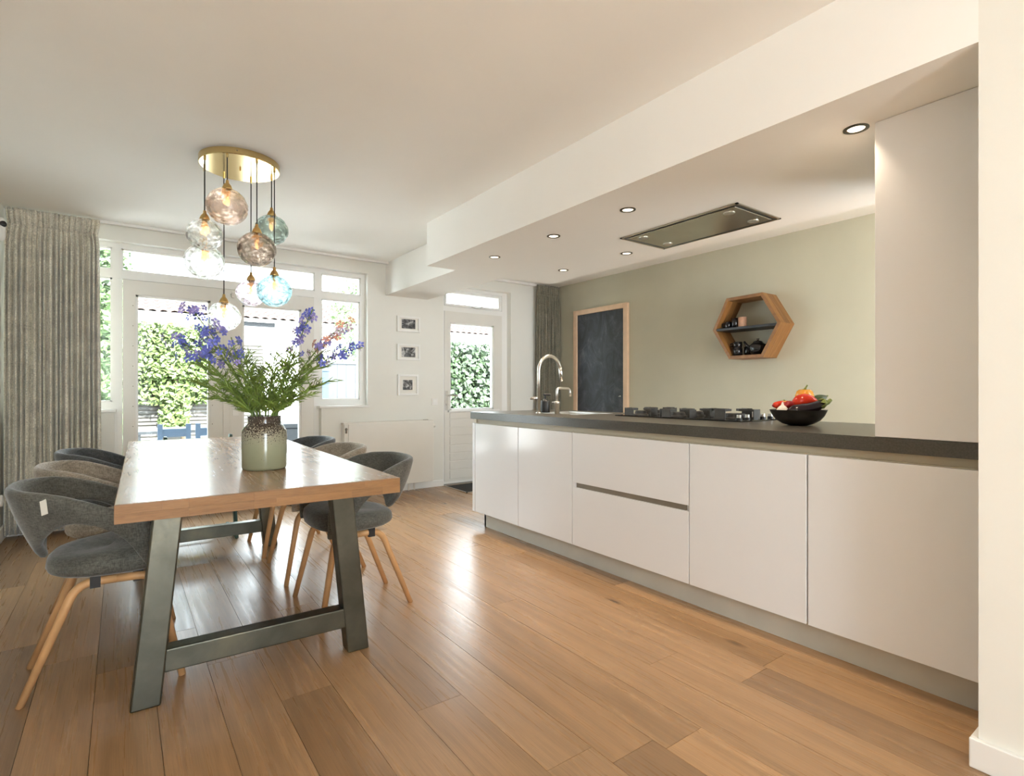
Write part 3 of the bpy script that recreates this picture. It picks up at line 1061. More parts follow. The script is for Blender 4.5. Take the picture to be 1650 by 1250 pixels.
# eggplant, in front
t = thing('eggplant', 'shiny dark purple eggplant lying across the bowl', 'vegetable', at(0.0, -0.05, 0.05), group=vg)
p = [at(-0.085 + 0.19 * i / 12, -0.055, 0.075 + 0.040 * i / 12 - 0.012 * math.sin(PI * i / 12)) for i in range(13)]
blob(p, [0.003, 0.018, 0.026, 0.030, 0.031, 0.031, 0.030, 0.028, 0.027, 0.025, 0.023, 0.020, 0.010]).build('fruit', 'eggplant_skin', t, smooth=True)
c_ = MB()
for q in range(6):
    a = 2 * PI * q / 6
    u_ = Vector((0, 0, 1)) * math.cos(a) + FV * math.sin(a)
    tip = at(0.070, -0.055, 0.106) + u_ * 0.024
    s0 = at(0.108, -0.055, 0.114)
    sd = RV.cross(u_) * 0.012
    c_.add([s0 + u_ * 0.010 - sd, s0 + u_ * 0.010 + sd, at(0.092, -0.055, 0.111) + u_ * 0.024 + sd, tip, at(0.092, -0.055, 0.111) + u_ * 0.024 - sd], [(0, 1, 2, 3, 4)])
c_.tube([at(0.100, -0.055, 0.112), at(0.118, -0.055, 0.116), at(0.134, -0.05, 0.128)], [0.014, 0.010, 0.008], 8)
c_.build('calyx', 'calyx_green', t, solid=0.002)
# red pepper
t = thing('red_pepper', 'glossy red pointed pepper on top of the eggplant', 'vegetable', at(0.03, 0.0, 0.09), group=vg)
p = [at(-0.035 + 0.13 * i / 10, -0.01 - 0.01 * i / 10, 0.102 + 0.022 * math.sin(PI * i / 10) + 0.004 * i / 10) for i in range(11)]
blob(p, [0.010, 0.021, 0.029, 0.033, 0.034, 0.033, 0.031, 0.027, 0.021, 0.013, 0.003]).build('fruit', 'pepper_red', t, smooth=True)
MB().tube([at(-0.034, -0.01, 0.103), at(-0.05, -0.01, 0.108), at(-0.06, -0.005, 0.118)], [0.010, 0.005, 0.004], 8).build('stalk', 'calyx_green', t, smooth=True)
# orange pepper standing
t = thing('orange_pepper', 'orange pepper with green stalk at the top of the heap', 'vegetable', at(0.05, 0.035, 0.10), group=vg)
m = MB()
rows = []
for (r, z) in ((0.012, 0.088), (0.03, 0.092), (0.042, 0.112), (0.043, 0.135), (0.036, 0.158), (0.024, 0.168), (0.010, 0.163), (0.002, 0.160)):
    ring = []
    for q in range(24):
        a = 2 * PI * q / 24
        rr = r * (1 + 0.10 * math.cos(3 * a))
        ring.append(at(0.052 + rr * math.cos(a), 0.035 + rr * math.sin(a), z + 0.012))
    rows.append(ring)
m.grid(rows, True).build('fruit', 'pepper_orange', t, smooth=True, fix=True)
MB().tube([at(0.052, 0.035, 0.171), at(0.055, 0.032, 0.188), at(0.064, 0.03, 0.202)], [0.011, 0.005, 0.004], 8).tube(
    [at(0.035, 0.018, 0.180), at(0.045, 0.025, 0.176), at(0.062, 0.02, 0.177)], 0.004, 6).build('stalk', 'calyx_green', t, smooth=True)
# onion-like orange behind
t = thing('yellow_pepper', 'yellow-orange pepper half hidden behind the chilies', 'vegetable', at(-0.045, 0.045, 0.06), group=vg)
MB().lathe([(0.01, 0.0), (0.034, 0.012), (0.042, 0.035), (0.036, 0.058), (0.018, 0.068), (0.0, 0.064)], 24, at(-0.045, 0.045, 0.055)).build('fruit', 'pepper_orange', t, smooth=True)
MB().tube([at(-0.045, 0.045, 0.119), at(-0.047, 0.05, 0.127)], [0.006, 0.004], 8).build('stalk', 'calyx_green', t, smooth=True)
# chilies
t = thing('chili_pepper', 'dark red curved chili beside the garlic', 'vegetable', at(-0.06, 0.0, 0.08), group=vg)
p = [at(-0.085 + 0.075 * i / 8, -0.012, 0.088 + 0.020 * math.sin(PI * i / 8)) for i in range(9)]
blob(p, [0.006, 0.013, 0.016, 0.017, 0.017, 0.015, 0.013, 0.009, 0.003], 12).build('fruit', 'chili_dark', t, smooth=True)
MB().tube([at(-0.086, -0.012, 0.089), at(-0.098, -0.012, 0.094)], [0.005, 0.003], 6).build('stalk', 'calyx_green', t)
t = thing('chili_pepper', 'short bright red chili end at the bowl edge', 'vegetable', at(-0.09, 0.02, 0.08), group=vg)
p = [at(-0.115 + 0.06 * i / 8, 0.018, 0.098 + 0.002 * i) for i in range(9)]
blob(p, [0.010, 0.015, 0.016, 0.016, 0.016, 0.015, 0.013, 0.009, 0.003], 12).build('fruit', 'pepper_red', t, smooth=True)
MB().tube([at(-0.114, 0.018, 0.098), at(-0.122, 0.018, 0.098)], [0.008, 0.004], 6).build('stalk', 'chili_dark', t)
# garlic
t = thing('garlic_bulb', 'white garlic bulb at the left rim of the bowl', 'vegetable', at(-0.09, -0.03, 0.05), group=vg)
rows = []
for (r, z) in ((0.004, 0.0), (0.020, 0.004), (0.028, 0.016), (0.027, 0.030), (0.017, 0.042), (0.007, 0.050), (0.004, 0.062), (0.002, 0.066)):
    rows.append([at(-0.092 + r * (1 + 0.08 * math.cos(6 * 2 * PI * q / 24)) * math.cos(2 * PI * q / 24), -0.028 + r * (1 + 0.08 * math.cos(6 * 2 * PI * q / 24)) * math.sin(2 * PI * q / 24), 0.052 + z) for q in range(24)])
MB().grid(rows, True).build('bulb', 'garlic_white', t, smooth=True)
MB().lathe([(0.006, 0.0), (0.005, 0.004), (0.0, 0.004)], 10, at(-0.092, -0.028, 0.0495)).build('root_plate', 'felt_tag', t)
# avocado/zucchini
t = thing('avocado', 'dark green pointed avocado leaning out to the right', 'vegetable', at(0.12, 0.03, 0.08), group=vg)
p = [at(0.068 + 0.095 * i / 10, 0.03, 0.068 + 0.078 * i / 10 + 0.012 * math.sin(PI * i / 10)) for i in range(11)]
blob(p, [0.006, 0.024, 0.031, 0.034, 0.035, 0.034, 0.031, 0.026, 0.019, 0.011, 0.004], 16).build('fruit', 'zucchini', t, smooth=True)
MB().tube([at(0.162, 0.03, 0.146), at(0.168, 0.03, 0.149)], [0.005, 0.003], 8).build('stalk', 'calyx_green', t)

# ------------------------------------------------------------------ chalkboard, hexagonal shelf
t = thing('chalkboard', 'tall dark chalkboard in a pale wooden frame on the green wall', 'chalkboard', (XG - 0.015, 4.64, 0.72))
ya, yb, z0, z1, fw = 4.196, 5.093, 0.72, 2.096, 0.058
m = MB().box(XG - 0.04, XG, ya, ya + fw, z0, z1).box(XG - 0.04, XG, yb - fw, yb, z0, z1).box(XG - 0.04, XG, ya + fw, yb - fw, z1 - fw, z1).box(XG - 0.04, XG, ya + fw, yb - fw, z0, z0 + fw)
m.build('frame', 'board_frame_wood', t, bevel=0.002)
B(XG - 0.018, XG - 0.002, ya + fw, yb - fw, z0 + fw, z1 - fw).build('slate', 'slate_board', t)
MB().box(XG - 0.0195, XG - 0.018, 4.31, 4.325, 1.02, 1.035).box(XG - 0.0195, XG - 0.018, 4.333, 4.342, 1.02, 1.028).build('chalk_mark', 'felt_tag', t)

HF = 4.462
cy_, cz_ = 2.655, 1.660
outer = [(2.973, 1.652), (2.832, 1.932), (2.492, 1.938), (2.332, 1.666), (2.488, 1.380), (2.808, 1.378)]
inner = [(cy_ + (a - cy_) * 0.90, cz_ + (b_ - cz_) * 0.90) for a, b_ in outer]
t = thing('hexagon_shelf', 'hexagonal wooden wall shelf with a dark middle board', 'shelf', (4.58, cy_, 1.38))
for i in range(6):
    j = (i + 1) % 6
    m = MB()
    # each side is three glued strips
    for (xa, xb, nm) in ((HF, HF + 0.075, 0), (HF + 0.076, HF + 0.15, 1), (HF + 0.151, XG - 0.001, 2)):
        a0, a1, b0, b1 = outer[i], outer[j], inner[i], inner[j]
        q = MB()
        vs = [(xa, *a0), (xa, *a1), (xa, *b1), (xa, *b0), (xb, *a0), (xb, *a1), (xb, *b1), (xb, *b0)]
        q.add(vs, [(0, 1, 2, 3), (7, 6, 5, 4), (0, 4, 5, 1), (1, 5, 6, 2), (2, 6, 7, 3), (3, 7, 4, 0)])
        q.build('side_strip', 'shelf_wood', t, bevel=0.0015, fix=True)
MB().box(HF + 0.006, XG - 0.002, 2.368, 2.942, 1.640, 1.664).build('middle_board', 'black_plastic', t, bevel=0.002)


def mug(label, y, x_, z, r, h, mat, handle=None, gname='crockery on the hexagon shelf'):
    t = thing('cup', label, 'cup', (x_, y, z), group=gname)
    MB().lathe([(r * 0.86, 0.0), (r * 0.95, 0.004), (r, h * 0.5), (r, h), (r * 0.9, h), (r * 0.88, h * 0.3), (0.0, 0.006)], 24, (x_, y, z)).build('body', mat, t, smooth=True)
    if handle:
        MB().tube([(x_ - 0.01, y + handle * r * 0.9, z + h * 0.78), (x_ - 0.012, y + handle * (r + 0.022), z + h * 0.72), (x_ - 0.012, y + handle * (r + 0.022), z + h * 0.35), (x_ - 0.01, y + handle * r * 0.9, z + h * 0.25)], 0.005, 8).build('handle', mat, t, smooth=True)
    return t


mug('small black cup at the left end of the middle board', 2.86, 4.53, 1.6645, 0.030, 0.060, 'black_ceramic', 1)
mug('taller black cup on the middle board beside the tan cup', 2.80, 4.545, 1.6645, 0.032, 0.088, 'black_ceramic')
mug('tan ribbed cup on the middle board', 2.735, 4.56, 1.6645, 0.036, 0.092, 'cork')
zb_ = 1.380 + 0.030
mug('lower black cup of the stacked pair', 2.765, 4.53, zb_, 0.042, 0.070, 'black_ceramic', None)
mug('upper black cup of the stacked pair', 2.765, 4.53, zb_ + 0.0705, 0.040, 0.052, 'black_ceramic', 1)
mug('black cup between stacked cups and teapot', 2.685, 4.575, zb_, 0.036, 0.075, 'black_ceramic', None)
tx, ty = 4.555, 2.585
t = thing('teapot', 'round black teapot with a knobbed lid in the hexagon shelf', 'teapot', (tx, ty, zb_), group='crockery on the hexagon shelf')
MB().lathe([(0.045, 0.0), (0.066, 0.018), (0.074, 0.050), (0.068, 0.082), (0.046, 0.104), (0.040, 0.106), (0.0, 0.106)], 32, (tx, ty, zb_)).build('pot', 'black_ceramic', t, smooth=True)
ld = MB().lathe([(0.044, 0.104), (0.034, 0.118), (0.012, 0.124), (0.007, 0.128), (0.011, 0.138), (0.013, 0.142), (0.0, 0.144)], 24, (tx, ty, zb_)).build('lid', 'black_ceramic', t, smooth=True)
MB().tube([(tx - 0.02, ty + 0.058, zb_ + 0.055), (tx - 0.024, ty + 0.09, zb_ + 0.085), (tx - 0.026, ty + 0.115, zb_ + 0.122)], [0.020, 0.013, 0.009], 12).build('spout', 'black_ceramic', t, smooth=True)
MB().tube([(tx, ty - 0.06, zb_ + 0.085), (tx, ty - 0.098, zb_ + 0.080), (tx, ty - 0.10, zb_ + 0.045), (tx, ty - 0.066, zb_ + 0.03)], 0.007, 8).build('handle', 'black_ceramic', t, smooth=True)

# ------------------------------------------------------------------ ceiling hood and spotlights
t = thing('ceiling_hood', 'flush steel extractor hood set in the lowered ceiling', 'extractor hood', (2.92, 2.067, ZS))
hx0, hx1, hy0, hy1 = 2.692, 3.149, 1.644, 2.49
fwid = 0.014
m = MB().box(hx0, hx0 + fwid, hy0, hy1, ZS - 0.006, ZS).box(hx1 - fwid, hx1, hy0, hy1, ZS - 0.006, ZS).box(hx0, hx1, hy0, hy0 + fwid, ZS - 0.006, ZS).box(hx0, hx1, hy1 - fwid, hy1, ZS - 0.006, ZS)
m.build('frame', 'hood_steel', t)
B(hx0 + fwid, hx1 - fwid, hy0 + fwid, hy1 - fwid, ZS - 0.002, ZS - 0.0005).build('shadow_gap', 'black_plastic', t)
B(hx0 + 0.038, hx1 - 0.038, hy0 + 0.038, hy1 - 0.038, ZS - 0.007, ZS - 0.0025).build('panel', 'hood_steel', t, bevel=0.002)
for (xx, yy) in ((2.80, 1.76), (3.05, 1.76), (2.80, 2.38), (3.05, 2.38)):
    MB().lathe([(0.032, 0.0), (0.032, -0.003), (0.024, -0.004), (0.020, -0.002), (0.0, -0.002)], 24, (xx, yy, ZS - 0.007)).build('hood_lamp', 'steel', t)

spots = [(2.307, 0.911, 'spotlight in the lowered ceiling nearest the tall cabinet'), (2.305, 2.073, 'spotlight in the lowered ceiling just left of the hood'),
         (2.303, 2.713, 'spotlight, third from the tall cabinet along the ceiling edge'), (2.303, 3.404, 'spotlight at the far end of the ceiling edge row'),
         (3.030, 2.737, 'spotlight beyond the hood near the green wall'), (3.025, 3.436, 'far spotlight above the dark curtain')]
for (xx, yy, lab) in spots:
    t = thing('ceiling_spotlight', lab, 'spotlight', (xx, yy, ZS), group='recessed kitchen spotlights')
    MB().lathe([(0.044, 0.0), (0.044, -0.003), (0.033, -0.005), (0.030, -0.001), (0.030, 0.0)], 28, (xx, yy, ZS)).build('trim_ring', 'gunmetal', t)
    MB().lathe([(0.0295, -0.0008), (0.0, -0.0025)], 24, (xx, yy, ZS)).build('lamp_face', 'spot_glow', t)
    ld = bpy.data.lights.new('spot_lamp', 'SPOT')
    ld.energy = 5
    ld.color = (1.0, 0.80, 0.58)
    ld.spot_size = math.radians(95)
    ld.spot_blend = 1.0
    ld.shadow_soft_size = 0.03
    lo = bpy.data.objects.new('spot_lamp', ld)
    COL.objects.link(lo)
    lo.parent = t
    lo.location = (0, 0, -0.02)

# ------------------------------------------------------------------ dining table
TC = (0.462, 3.19)
TR = -math.radians(1.35)
TW, TL, TZ, TT = 0.902, 2.43, 0.755, 0.058
t = thing('dining_table', 'long oak dining table on steel trapezoid legs', 'table', (TC[0], TC[1], 0), TR)
B(-TW / 2, TW / 2, -TL / 2 + 0.006, TL / 2 - 0.006, TZ - TT, TZ).build('tabletop', 'oak_table', t, world=False, bevel=0.0025)
for ysgn in (-1, 1):
    st = random.Random(5)
    # end-grain staves
    x = -TW / 2
    row = 0
    y0_, y1_ = (-TL / 2, -TL / 2 + 0.0062) if ysgn < 0 else (TL / 2 - 0.0062, TL / 2)
    for (za, zb) in ((TZ - TT + 0.001, TZ - TT / 2 - 0.0002), (TZ - TT / 2 + 0.0002, TZ - 0.001)):
        x = -TW / 2 + 0.001
        while x < TW / 2 - 0.02:
            xe = min(x + st.choice((0.07, 0.12, 0.19, 0.26)), TW / 2 - 0.001)
            if TW / 2 - xe < 0.05:
                xe = TW / 2 - 0.001
            B(x, xe - 0.0003, y0_, y1_, za, zb).build('end_stave', 'oak_table_end', t, world=False)
            x = xe
LW, LD = 0.09, 0.075
for ysgn, yy in ((-1, -0.925), (1, 0.925)):
    for s_ in (-1, 1):
        # slanted legs: top nearer the middle
        xb0, xt0 = s_ * 0.372, s_ * 0.303
        b_ = [(xb0 - LW / 2, yy - LD / 2, 0), (xb0 + LW / 2, yy - LD / 2, 0), (xb0 + LW / 2, yy + LD / 2, 0), (xb0 - LW / 2, yy + LD / 2, 0)]
        tp = [(xt0 - LW / 2, yy - LD / 2, TZ - TT - 0.006), (xt0 + LW / 2, yy - LD / 2, TZ - TT - 0.006), (xt0 + LW / 2, yy + LD / 2, TZ - TT - 0.006), (xt0 - LW / 2, yy + LD / 2, TZ - TT - 0.006)]
        MB().hexa(b_, tp).build('leg', 'gunmetal', t, world=False, bevel=0.006)
    B(-0.318, 0.318, yy - LD / 2 + 0.004, yy + LD / 2 - 0.004, 0.108, 0.188).build('crossbar', 'gunmetal', t, world=False, bevel=0.005)
    B(-0.36, 0.36, yy - 0.05, yy + 0.05, TZ - TT - 0.006, TZ - TT).build('mounting_plate', 'gunmetal', t, world=False)


# ------------------------------------------------------------------ chairs
def make_chair(label, loc, rotz, fabric, group):
    t = thing('dining_chair', label, 'chair', loc, rotz, group)
    plan = [(0, (-0.287, 0.0)), (0.10, (-0.283, 0.062)), (0.2, (-0.268, 0.124)), (0.3, (-0.235, 0.185)), (0.4, (-0.185, 0.235)), (0.5, (-0.118, 0.268)),
            (0.6, (-0.045, 0.284)), (0.7, (0.025, 0.290)), (0.8, (0.09, 0.288)), (0.9, (0.15, 0.278)), (1.0, (0.205, 0.255))]
    rim = [(0, 0.752), (0.2, 0.752), (0.4, 0.745), (0.5, 0.730), (0.6, 0.703), (0.7, 0.672), (0.8, 0.640), (0.9, 0.600), (1.0, 0.535)]
    low = [(0, 0.466), (0.04, 0.470), (0.10, 0.490), (0.2, 0.526), (0.3, 0.562), (0.4, 0.602), (0.48, 0.630), (0.55, 0.634), (0.62, 0.620), (0.7, 0.590), (0.76, 0.550), (0.80, 0.505), (0.84, 0.455), (0.88, 0.420), (0.92, 0.411), (1.0, 0.410)]
    N = 32
    rows = []
    for q in range(7):
        v = q / 6
        row = []
        for i in range(-N, N + 1):
            a = abs(i) / N
            s_ = -1 if i < 0 else 1
            px, py = interp(plan, a)
            zr, zl = interp(rim, a), interp(low, a)
            z = zr + (zl - zr) * v
            inw = 0.36 * (zr - z) * (1 - 0.72 * max(0, (a - 0.45)) / 0.55)
            # inward direction in plan
            ln = math.hypot(px - 0.02, py) or 1
            dx, dy = -(px - 0.02) / ln, -py / ln
            if a > 0.55:
                k_ = min(1, (a - 0.55) / 0.2)
                dx, dy = dx * (1 - k_), dy * (1 - k_) - k_
                inw *= 0.9
            bul = 0.008 * math.sin(PI * v)
            row.append((px + dx * (inw - bul), s_ * (py + dy * (inw - bul)), z))
        rows.append(row)
    br = MB().grid(rows).build('backrest', fabric, t, world=False, smooth=True, solid=0.032, sub=1)
    br['label'] = 'wrap-around upholstered back with low arms'
    # seat pad
    n = 36
    def outline(k_):
        a = 2 * PI * k_ / n
        ca, sa = math.cos(a), math.sin(a)
        x_ = 0.02 + (0.215 if ca > 0 else 0.205) * math.copysign(abs(ca) ** 0.72, ca)
        wdt = 0.245 - 0.055 * max(0, min(1, (0.12 - x_) / 0.3))
        y_ = wdt * math.copysign(abs(sa) ** 0.72, sa)
        return x_, y_
    rows = []
    for (sc_, z) in ((0.02, 0.412), (0.55, 0.412), (0.86, 0.416), (0.97, 0.430), (1.0, 0.452), (0.98, 0.476), (0.90, 0.492), (0.7, 0.497), (0.35, 0.494), (0.02, 0.492)):
        ring = []
        for k_ in range(n):
            x_, y_ = outline(k_)
            ring.append((0.02 + (x_ - 0.02) * sc_, y_ * sc_, z + 0.012 * (x_ / 0.2) * (1 if z > 0.44 else 0.3)))
        rows.append(ring)
    MB().grid(rows, True).build('seat', fabric, t, world=False, smooth=True)
    for s_ in (-1, 1):
        rear = bez([(-0.243, 0.168 * s_, 0.0), (-0.088, 0.150 * s_, 0.392), (0.03, 0.165 * s_, 0.392)], 8, 0.06)
        MB().tube(rear, [0.0125] + [0.0155] * (len(rear) - 1), 12).build('leg', 'ash_wood', t, world=False, smooth=True)
        frt = bez([(0.03, 0.165 * s_, 0.392), (0.150, 0.185 * s_, 0.392), (0.232, 0.248 * s_, 0.0)], 8, 0.06)
        MB().tube(frt, [0.0155] * (len(frt) - 1) + [0.0125], 12).build('leg', 'ash_wood', t, world=False, smooth=True)
        for xx in (-0.035, 0.095):
            MB().box(xx - 0.016, xx + 0.016, 0.165 * s_ - 0.009, 0.165 * s_ + 0.009, 0.371, 0.414).build('mount', 'rubber_black', t, world=False)
    return t


lg = 'upholstered chairs around the dining table'
chairs = [((-0.045, 2.675, 0), 0.02, 'fabric_charcoal', 'charcoal upholstered chair with pale tag, nearest on the window curtain side'),
          ((-0.030, 3.30, 0), 0.0, 'fabric_taupe', 'beige-grey upholstered chair between two dark chairs beside the curtain'),
          ((-0.012, 4.00, 0), -0.02, 'fabric_slate', 'dark slate upholstered chair furthest on the curtain side'),
          ((0.975, 2.745, 0), PI - 0.02, 'fabric_charcoal', 'charcoal upholstered chair nearest on the kitchen side'),
          ((0.985, 3.43, 0), PI - 0.02, 'fabric_taupe', 'taupe upholstered chair in the middle of the kitchen side'),
          ((0.985, 4.05, 0), PI + 0.0, 'fabric_slate', 'dark slate upholstered chair furthest on the kitchen side')]
for (loc, rz, fab, lab) in chairs:
    ch = make_chair(lab, loc, rz, fab, lg)
    if 'pale tag' in lab:
        a0 = math.radians(0)
        tg = MB().box(-0.011, 0.011, -0.001, 0.001, -0.026, 0.026)
        tg.xform(Matrix.Translation((-0.172, -0.262, 0.700)) @ Euler((-0.25, -0.35, -0.62)).to_matrix().to_4x4())
        o = tg.build('fabric_tag', 'felt_tag', ch, world=False)
        o['label'] = 'small pale fabric tag'

# teal high chair at the far head of the table
t = thing('high_chair', 'dark teal wooden high chair at the far table end', 'chair', (0.48, 4.6, 0))
HXc = 0.48
for s_ in (-1, 1):
    xx = HXc + s_ * 0.215
    B(xx - 0.011, xx + 0.011, 4.425, 4.88, 0.0, 0.035).build('foot', 'teal_wood', t, bevel=0.004)
    MB().hexa([(xx - 0.011, 4.43, 0.03), (xx + 0.011, 4.43, 0.03), (xx + 0.011, 4.50, 0.03), (xx - 0.011, 4.50, 0.03)],
              [(xx - 0.011, 4.70, 0.752), (xx + 0.011, 4.70, 0.752), (xx + 0.011, 4.76, 0.752), (xx - 0.011, 4.76, 0.752)]).build('side_post', 'teal_wood', t, bevel=0.004)
MB().tube([(HXc - 0.204, 4.55, 0.045), (HXc + 0.204, 4.55, 0.045)], 0.008, 10).build('tie_rod', 'chrome', t)
B(HXc - 0.204, HXc + 0.204, 4.53, 4.76, 0.45, 0.468).build('seat', 'teal_wood', t, bevel=0.004)
B(HXc - 0.204, HXc + 0.204, 4.46, 4.78, 0.22, 0.238).build('footrest', 'teal_wood', t, bevel=0.004)
for zz_ in (0.56, 0.66):
    rows = []
    for z in (zz_, zz_ + 0.045):
        rows.append([(HXc - 0.204 + 0.408 * q / 10, 4.47 + 0.04 * math.sin(PI * q / 10) + z * 0.335, z) for q in range(11)])
    MB().grid(rows).build('back_slat', 'teal_wood', t, solid=0.014)

# ------------------------------------------------------------------ vase and bouquet
VX, VY = 0.508, 2.545
t = thing('ceramic_vase', 'green glazed vase with dark speckled neck on the table', 'vase', (VX, VY, TZ))
MB().lathe([(0.082, 0.0), (0.088, 0.004), (0.090, 0.012), (0.091, 0.09), (0.091, 0.150), (0.089, 0.168), (0.078, 0.186), (0.069, 0.194), (0.067, 0.200), (0.067, 0.226),
            (0.069, 0.230), (0.064, 0.230), (0.062, 0.20), (0.082, 0.165), (0.083, 0.02), (0.0, 0.012)], 48, (VX, VY, TZ)).build('vase_body', 'vase_glaze', t, smooth=True)
VT = TZ + 0.230
rb = random.Random(11)


def vat(lat, dep, h):
    return Vector((VX, VY, VT)) + RV * lat + FV * dep + Vector((0, 0, h))


def petal_mesh(name, mat, r):
    m = MB()
    for q in range(5):
        a = 2 * PI * q / 5
        ca, sa = math.cos(a), math.sin(a)
        def P(rr, w, z):
            return (rr * ca - w * sa, rr * sa + w * ca, z)
        m.add([P(0.1 * r, 0, 0), P(0.55 * r, -0.36 * r, 0.22 * r), P(r, -0.15 * r, 0.10 * r), P(r, 0.15 * r, 0.10 * r), P(0.55 * r, 0.36 * r, 0.22 * r), P(0.6 * r, 0, 0.10 * r)],
              [(0, 1, 5), (1, 2, 5), (2, 3, 5), (3, 4, 5), (4, 0, 5)])
    m.add([(0.10 * r, 0, -0.02 * r), (-0.05 * r, 0.09 * r, -0.02 * r), (-0.05 * r, -0.09 * r, -0.02 * r), (0, 0, -0.55 * r)], [(0, 1, 3), (1, 2, 3), (2, 0, 3)])
    me = m.mesh(name)
    me.materials.append(M(mat))
    return me


PM = {k_: petal_mesh('blossom', k_, 0.0195) for k_ in ('blossom_blue', 'blossom_violet', 'blossom_pale', 'blossom_salmon')}


def blade(m, p, d, L, w):
    """narrow folded leaf"""
    d = Vector(d).normalized()
    sd = d.cross(Vector((rb.uniform(-1, 1), rb.uniform(-1, 1), 0.4))).normalized() * w
    up = d.cross(sd).normalized() * w * 0.6
    p = Vector(p)
    bend = Vector((0, 0, -0.10 * L))
    m.add([p, p + d * L * 0.4 + sd, p + d * L * 0.4 + up, p + d * L * 0.4 - sd, p + d * L + bend], [(0, 1, 2), (0, 2, 3), (1, 4, 2), (2, 4, 3)])


def bq_stem(label, kind, top, bowdir=(0, 0), flowers=None, nleaf=36, leaf='bouquet_leaf', leaf_zone=(0.02, 0.7), leafL=(0.05, 0.10), base=(0, 0), group='cut stems in the vase', cat='flower', fl_spread=0.035, fl_zone=(0.5, 1.0), branches=0):
    nm = {'d': 'delphinium_stem', 'g': 'foliage_stem'}[kind]
    b0 = vat(base[0] * 0.5, base[1] * 0.5, -0.19)
    b1 = vat(base[0], base[1], 0.01)
    tp = vat(*top)
    ctrl = vat((base[0] * 2 + top[0]) * 0.35 + bowdir[0], (base[1] * 2 + top[1]) * 0.35, top[2] * 0.55 + bowdir[1])
    t = thing(nm, label, cat, tuple(b0), group=group)
    pts = [b0]
    for i in range(13):
        u = i / 12
        pts.append(b1 * (1 - u) ** 2 + ctrl * 2 * u * (1 - u) + tp * u * u)
    MB().tube(pts, [0.0032] * 8 + [0.0024] * (len(pts) - 8), 6).build('stem', 'stem_green', t, smooth=True)
    P = pts[1:]
    def pos(u):
        f = u * 12
        i = min(11, int(f))
        return P[i] + (P[i + 1] - P[i]) * (f - i), (P[i + 1] - P[i]).normalized()
    m = MB()
    for i in range(nleaf):
        u = leaf_zone[0] + (leaf_zone[1] - leaf_zone[0]) * rb.random() ** 1.25
        p, d = pos(u)
        a = rb.uniform(0, 2 * PI)
        side = Vector((math.cos(a), math.sin(a), rb.uniform(-0.1, 0.5)))
        L = rb.uniform(*leafL)
        dd = (d * 0.6 + side * 0.85).normalized()
        # divided leaf: stalk with forked narrow lobes
        k_ = rb.choice((2, 3, 3, 4))
        blade(m, p, dd, L, 0.0034)
        for q in range(k_):
            f = rb.uniform(0.3, 0.8)
            side2 = Vector((rb.uniform(-1, 1), rb.uniform(-1, 1), rb.uniform(-0.5, 0.9)))
            blade(m, p + dd * L * f, (dd + side2 * 0.6), L * rb.uniform(0.35, 0.7), 0.0026)
    if m.v:
        lo_ = m.build('foliage', leaf, t)
        lo_['kind'] = 'stuff'
    if flowers:
        sp = MB()
        for (mat, cnt) in flowers:
            for i in range(cnt):
                u = rb.uniform(*fl_zone)
                p, d = pos(u)
                a = rb.uniform(0, 2 * PI)
                rad = rb.uniform(0.012, fl_spread) * (1.15 - 0.45 * u)
                off = RV * math.cos(a) * rad + FV * math.sin(a) * rad + Vector((0, 0, rb.uniform(-0.02, 0.02)))
                q = p + off
                sp.tube([p - d * 0.012, q], 0.0011, 4, False)
                ob = bpy.data.objects.new('blossom', PM[mat])
                COL.objects.link(ob)
                ob.parent = t
                ob.location = q - b0
                nrm = (off.normalized() * 0.9 + Vector((0, 0, 0.2)) - FV * 0.35).normalized()
                ob.rotation_euler = (nrm.to_track_quat('Z', 'Y').to_matrix() @ Matrix.Rotation(rb.uniform(0, 6.28), 3, 'Z')).to_euler()
                s_ = rb.uniform(0.75, 1.15)
                ob.scale = (s_, s_, s_)
        sp.build('flower_stalks', 'stem_green', t)
    return t


bl, vi, pa, sa_ = 'blossom_blue', 'blossom_violet', 'blossom_pale', 'blossom_salmon'
bq_stem('blue delphinium reaching up to the far left, topmost of the left cluster', 'd', (-0.345, 0.02, 0.485), (-0.03, 0.03), [(bl, 18), (vi, 10)], 14, leaf_zone=(0.15, 0.5), base=(-0.035, 0), fl_zone=(0.52, 1.0), fl_spread=0.105)
bq_stem('blue delphinium leaning left in front of the hedge view', 'd', (-0.385, -0.03, 0.345), (-0.04, 0.05), [(bl, 20), (vi, 6)], 12, leaf_zone=(0.1, 0.5), base=(-0.04, -0.02), fl_zone=(0.55, 1.0), fl_spread=0.10)
bq_stem('dense blue delphinium just below the lowest glass globe', 'd', (-0.275, 0.0, 0.385), (-0.04, 0.0), [(bl, 18), (vi, 4)], 12, leaf_zone=(0.1, 0.5), base=(-0.03, 0.02), fl_zone=(0.58, 1.0), fl_spread=0.10)
bq_stem('short blue delphinium in the left middle of the bouquet', 'd', (-0.13, -0.03, 0.34), (-0.03, 0.0), [(bl, 9), (vi, 2)], 14, leaf_zone=(0.1, 0.6), base=(-0.02, -0.03), fl_zone=(0.60, 1.0), fl_spread=0.05)
bq_stem('upright blue delphinium on the right with open top blossoms', 'd', (0.205, 0.02, 0.47), (0.02, 0.02), [(bl, 17), (vi, 7)], 14, leaf_zone=(0.1, 0.5), base=(0.03, 0.02), fl_zone=(0.50, 1.0), fl_spread=0.042)
bq_stem('pale lilac delphinium behind the upright blue one', 'd', (0.12, 0.08, 0.40), (0.02, 0.0), [(vi, 6), (pa, 8)], 10, leaf_zone=(0.1, 0.5), base=(0.02, 0.035), fl_zone=(0.45, 1.0), fl_spread=0.05)
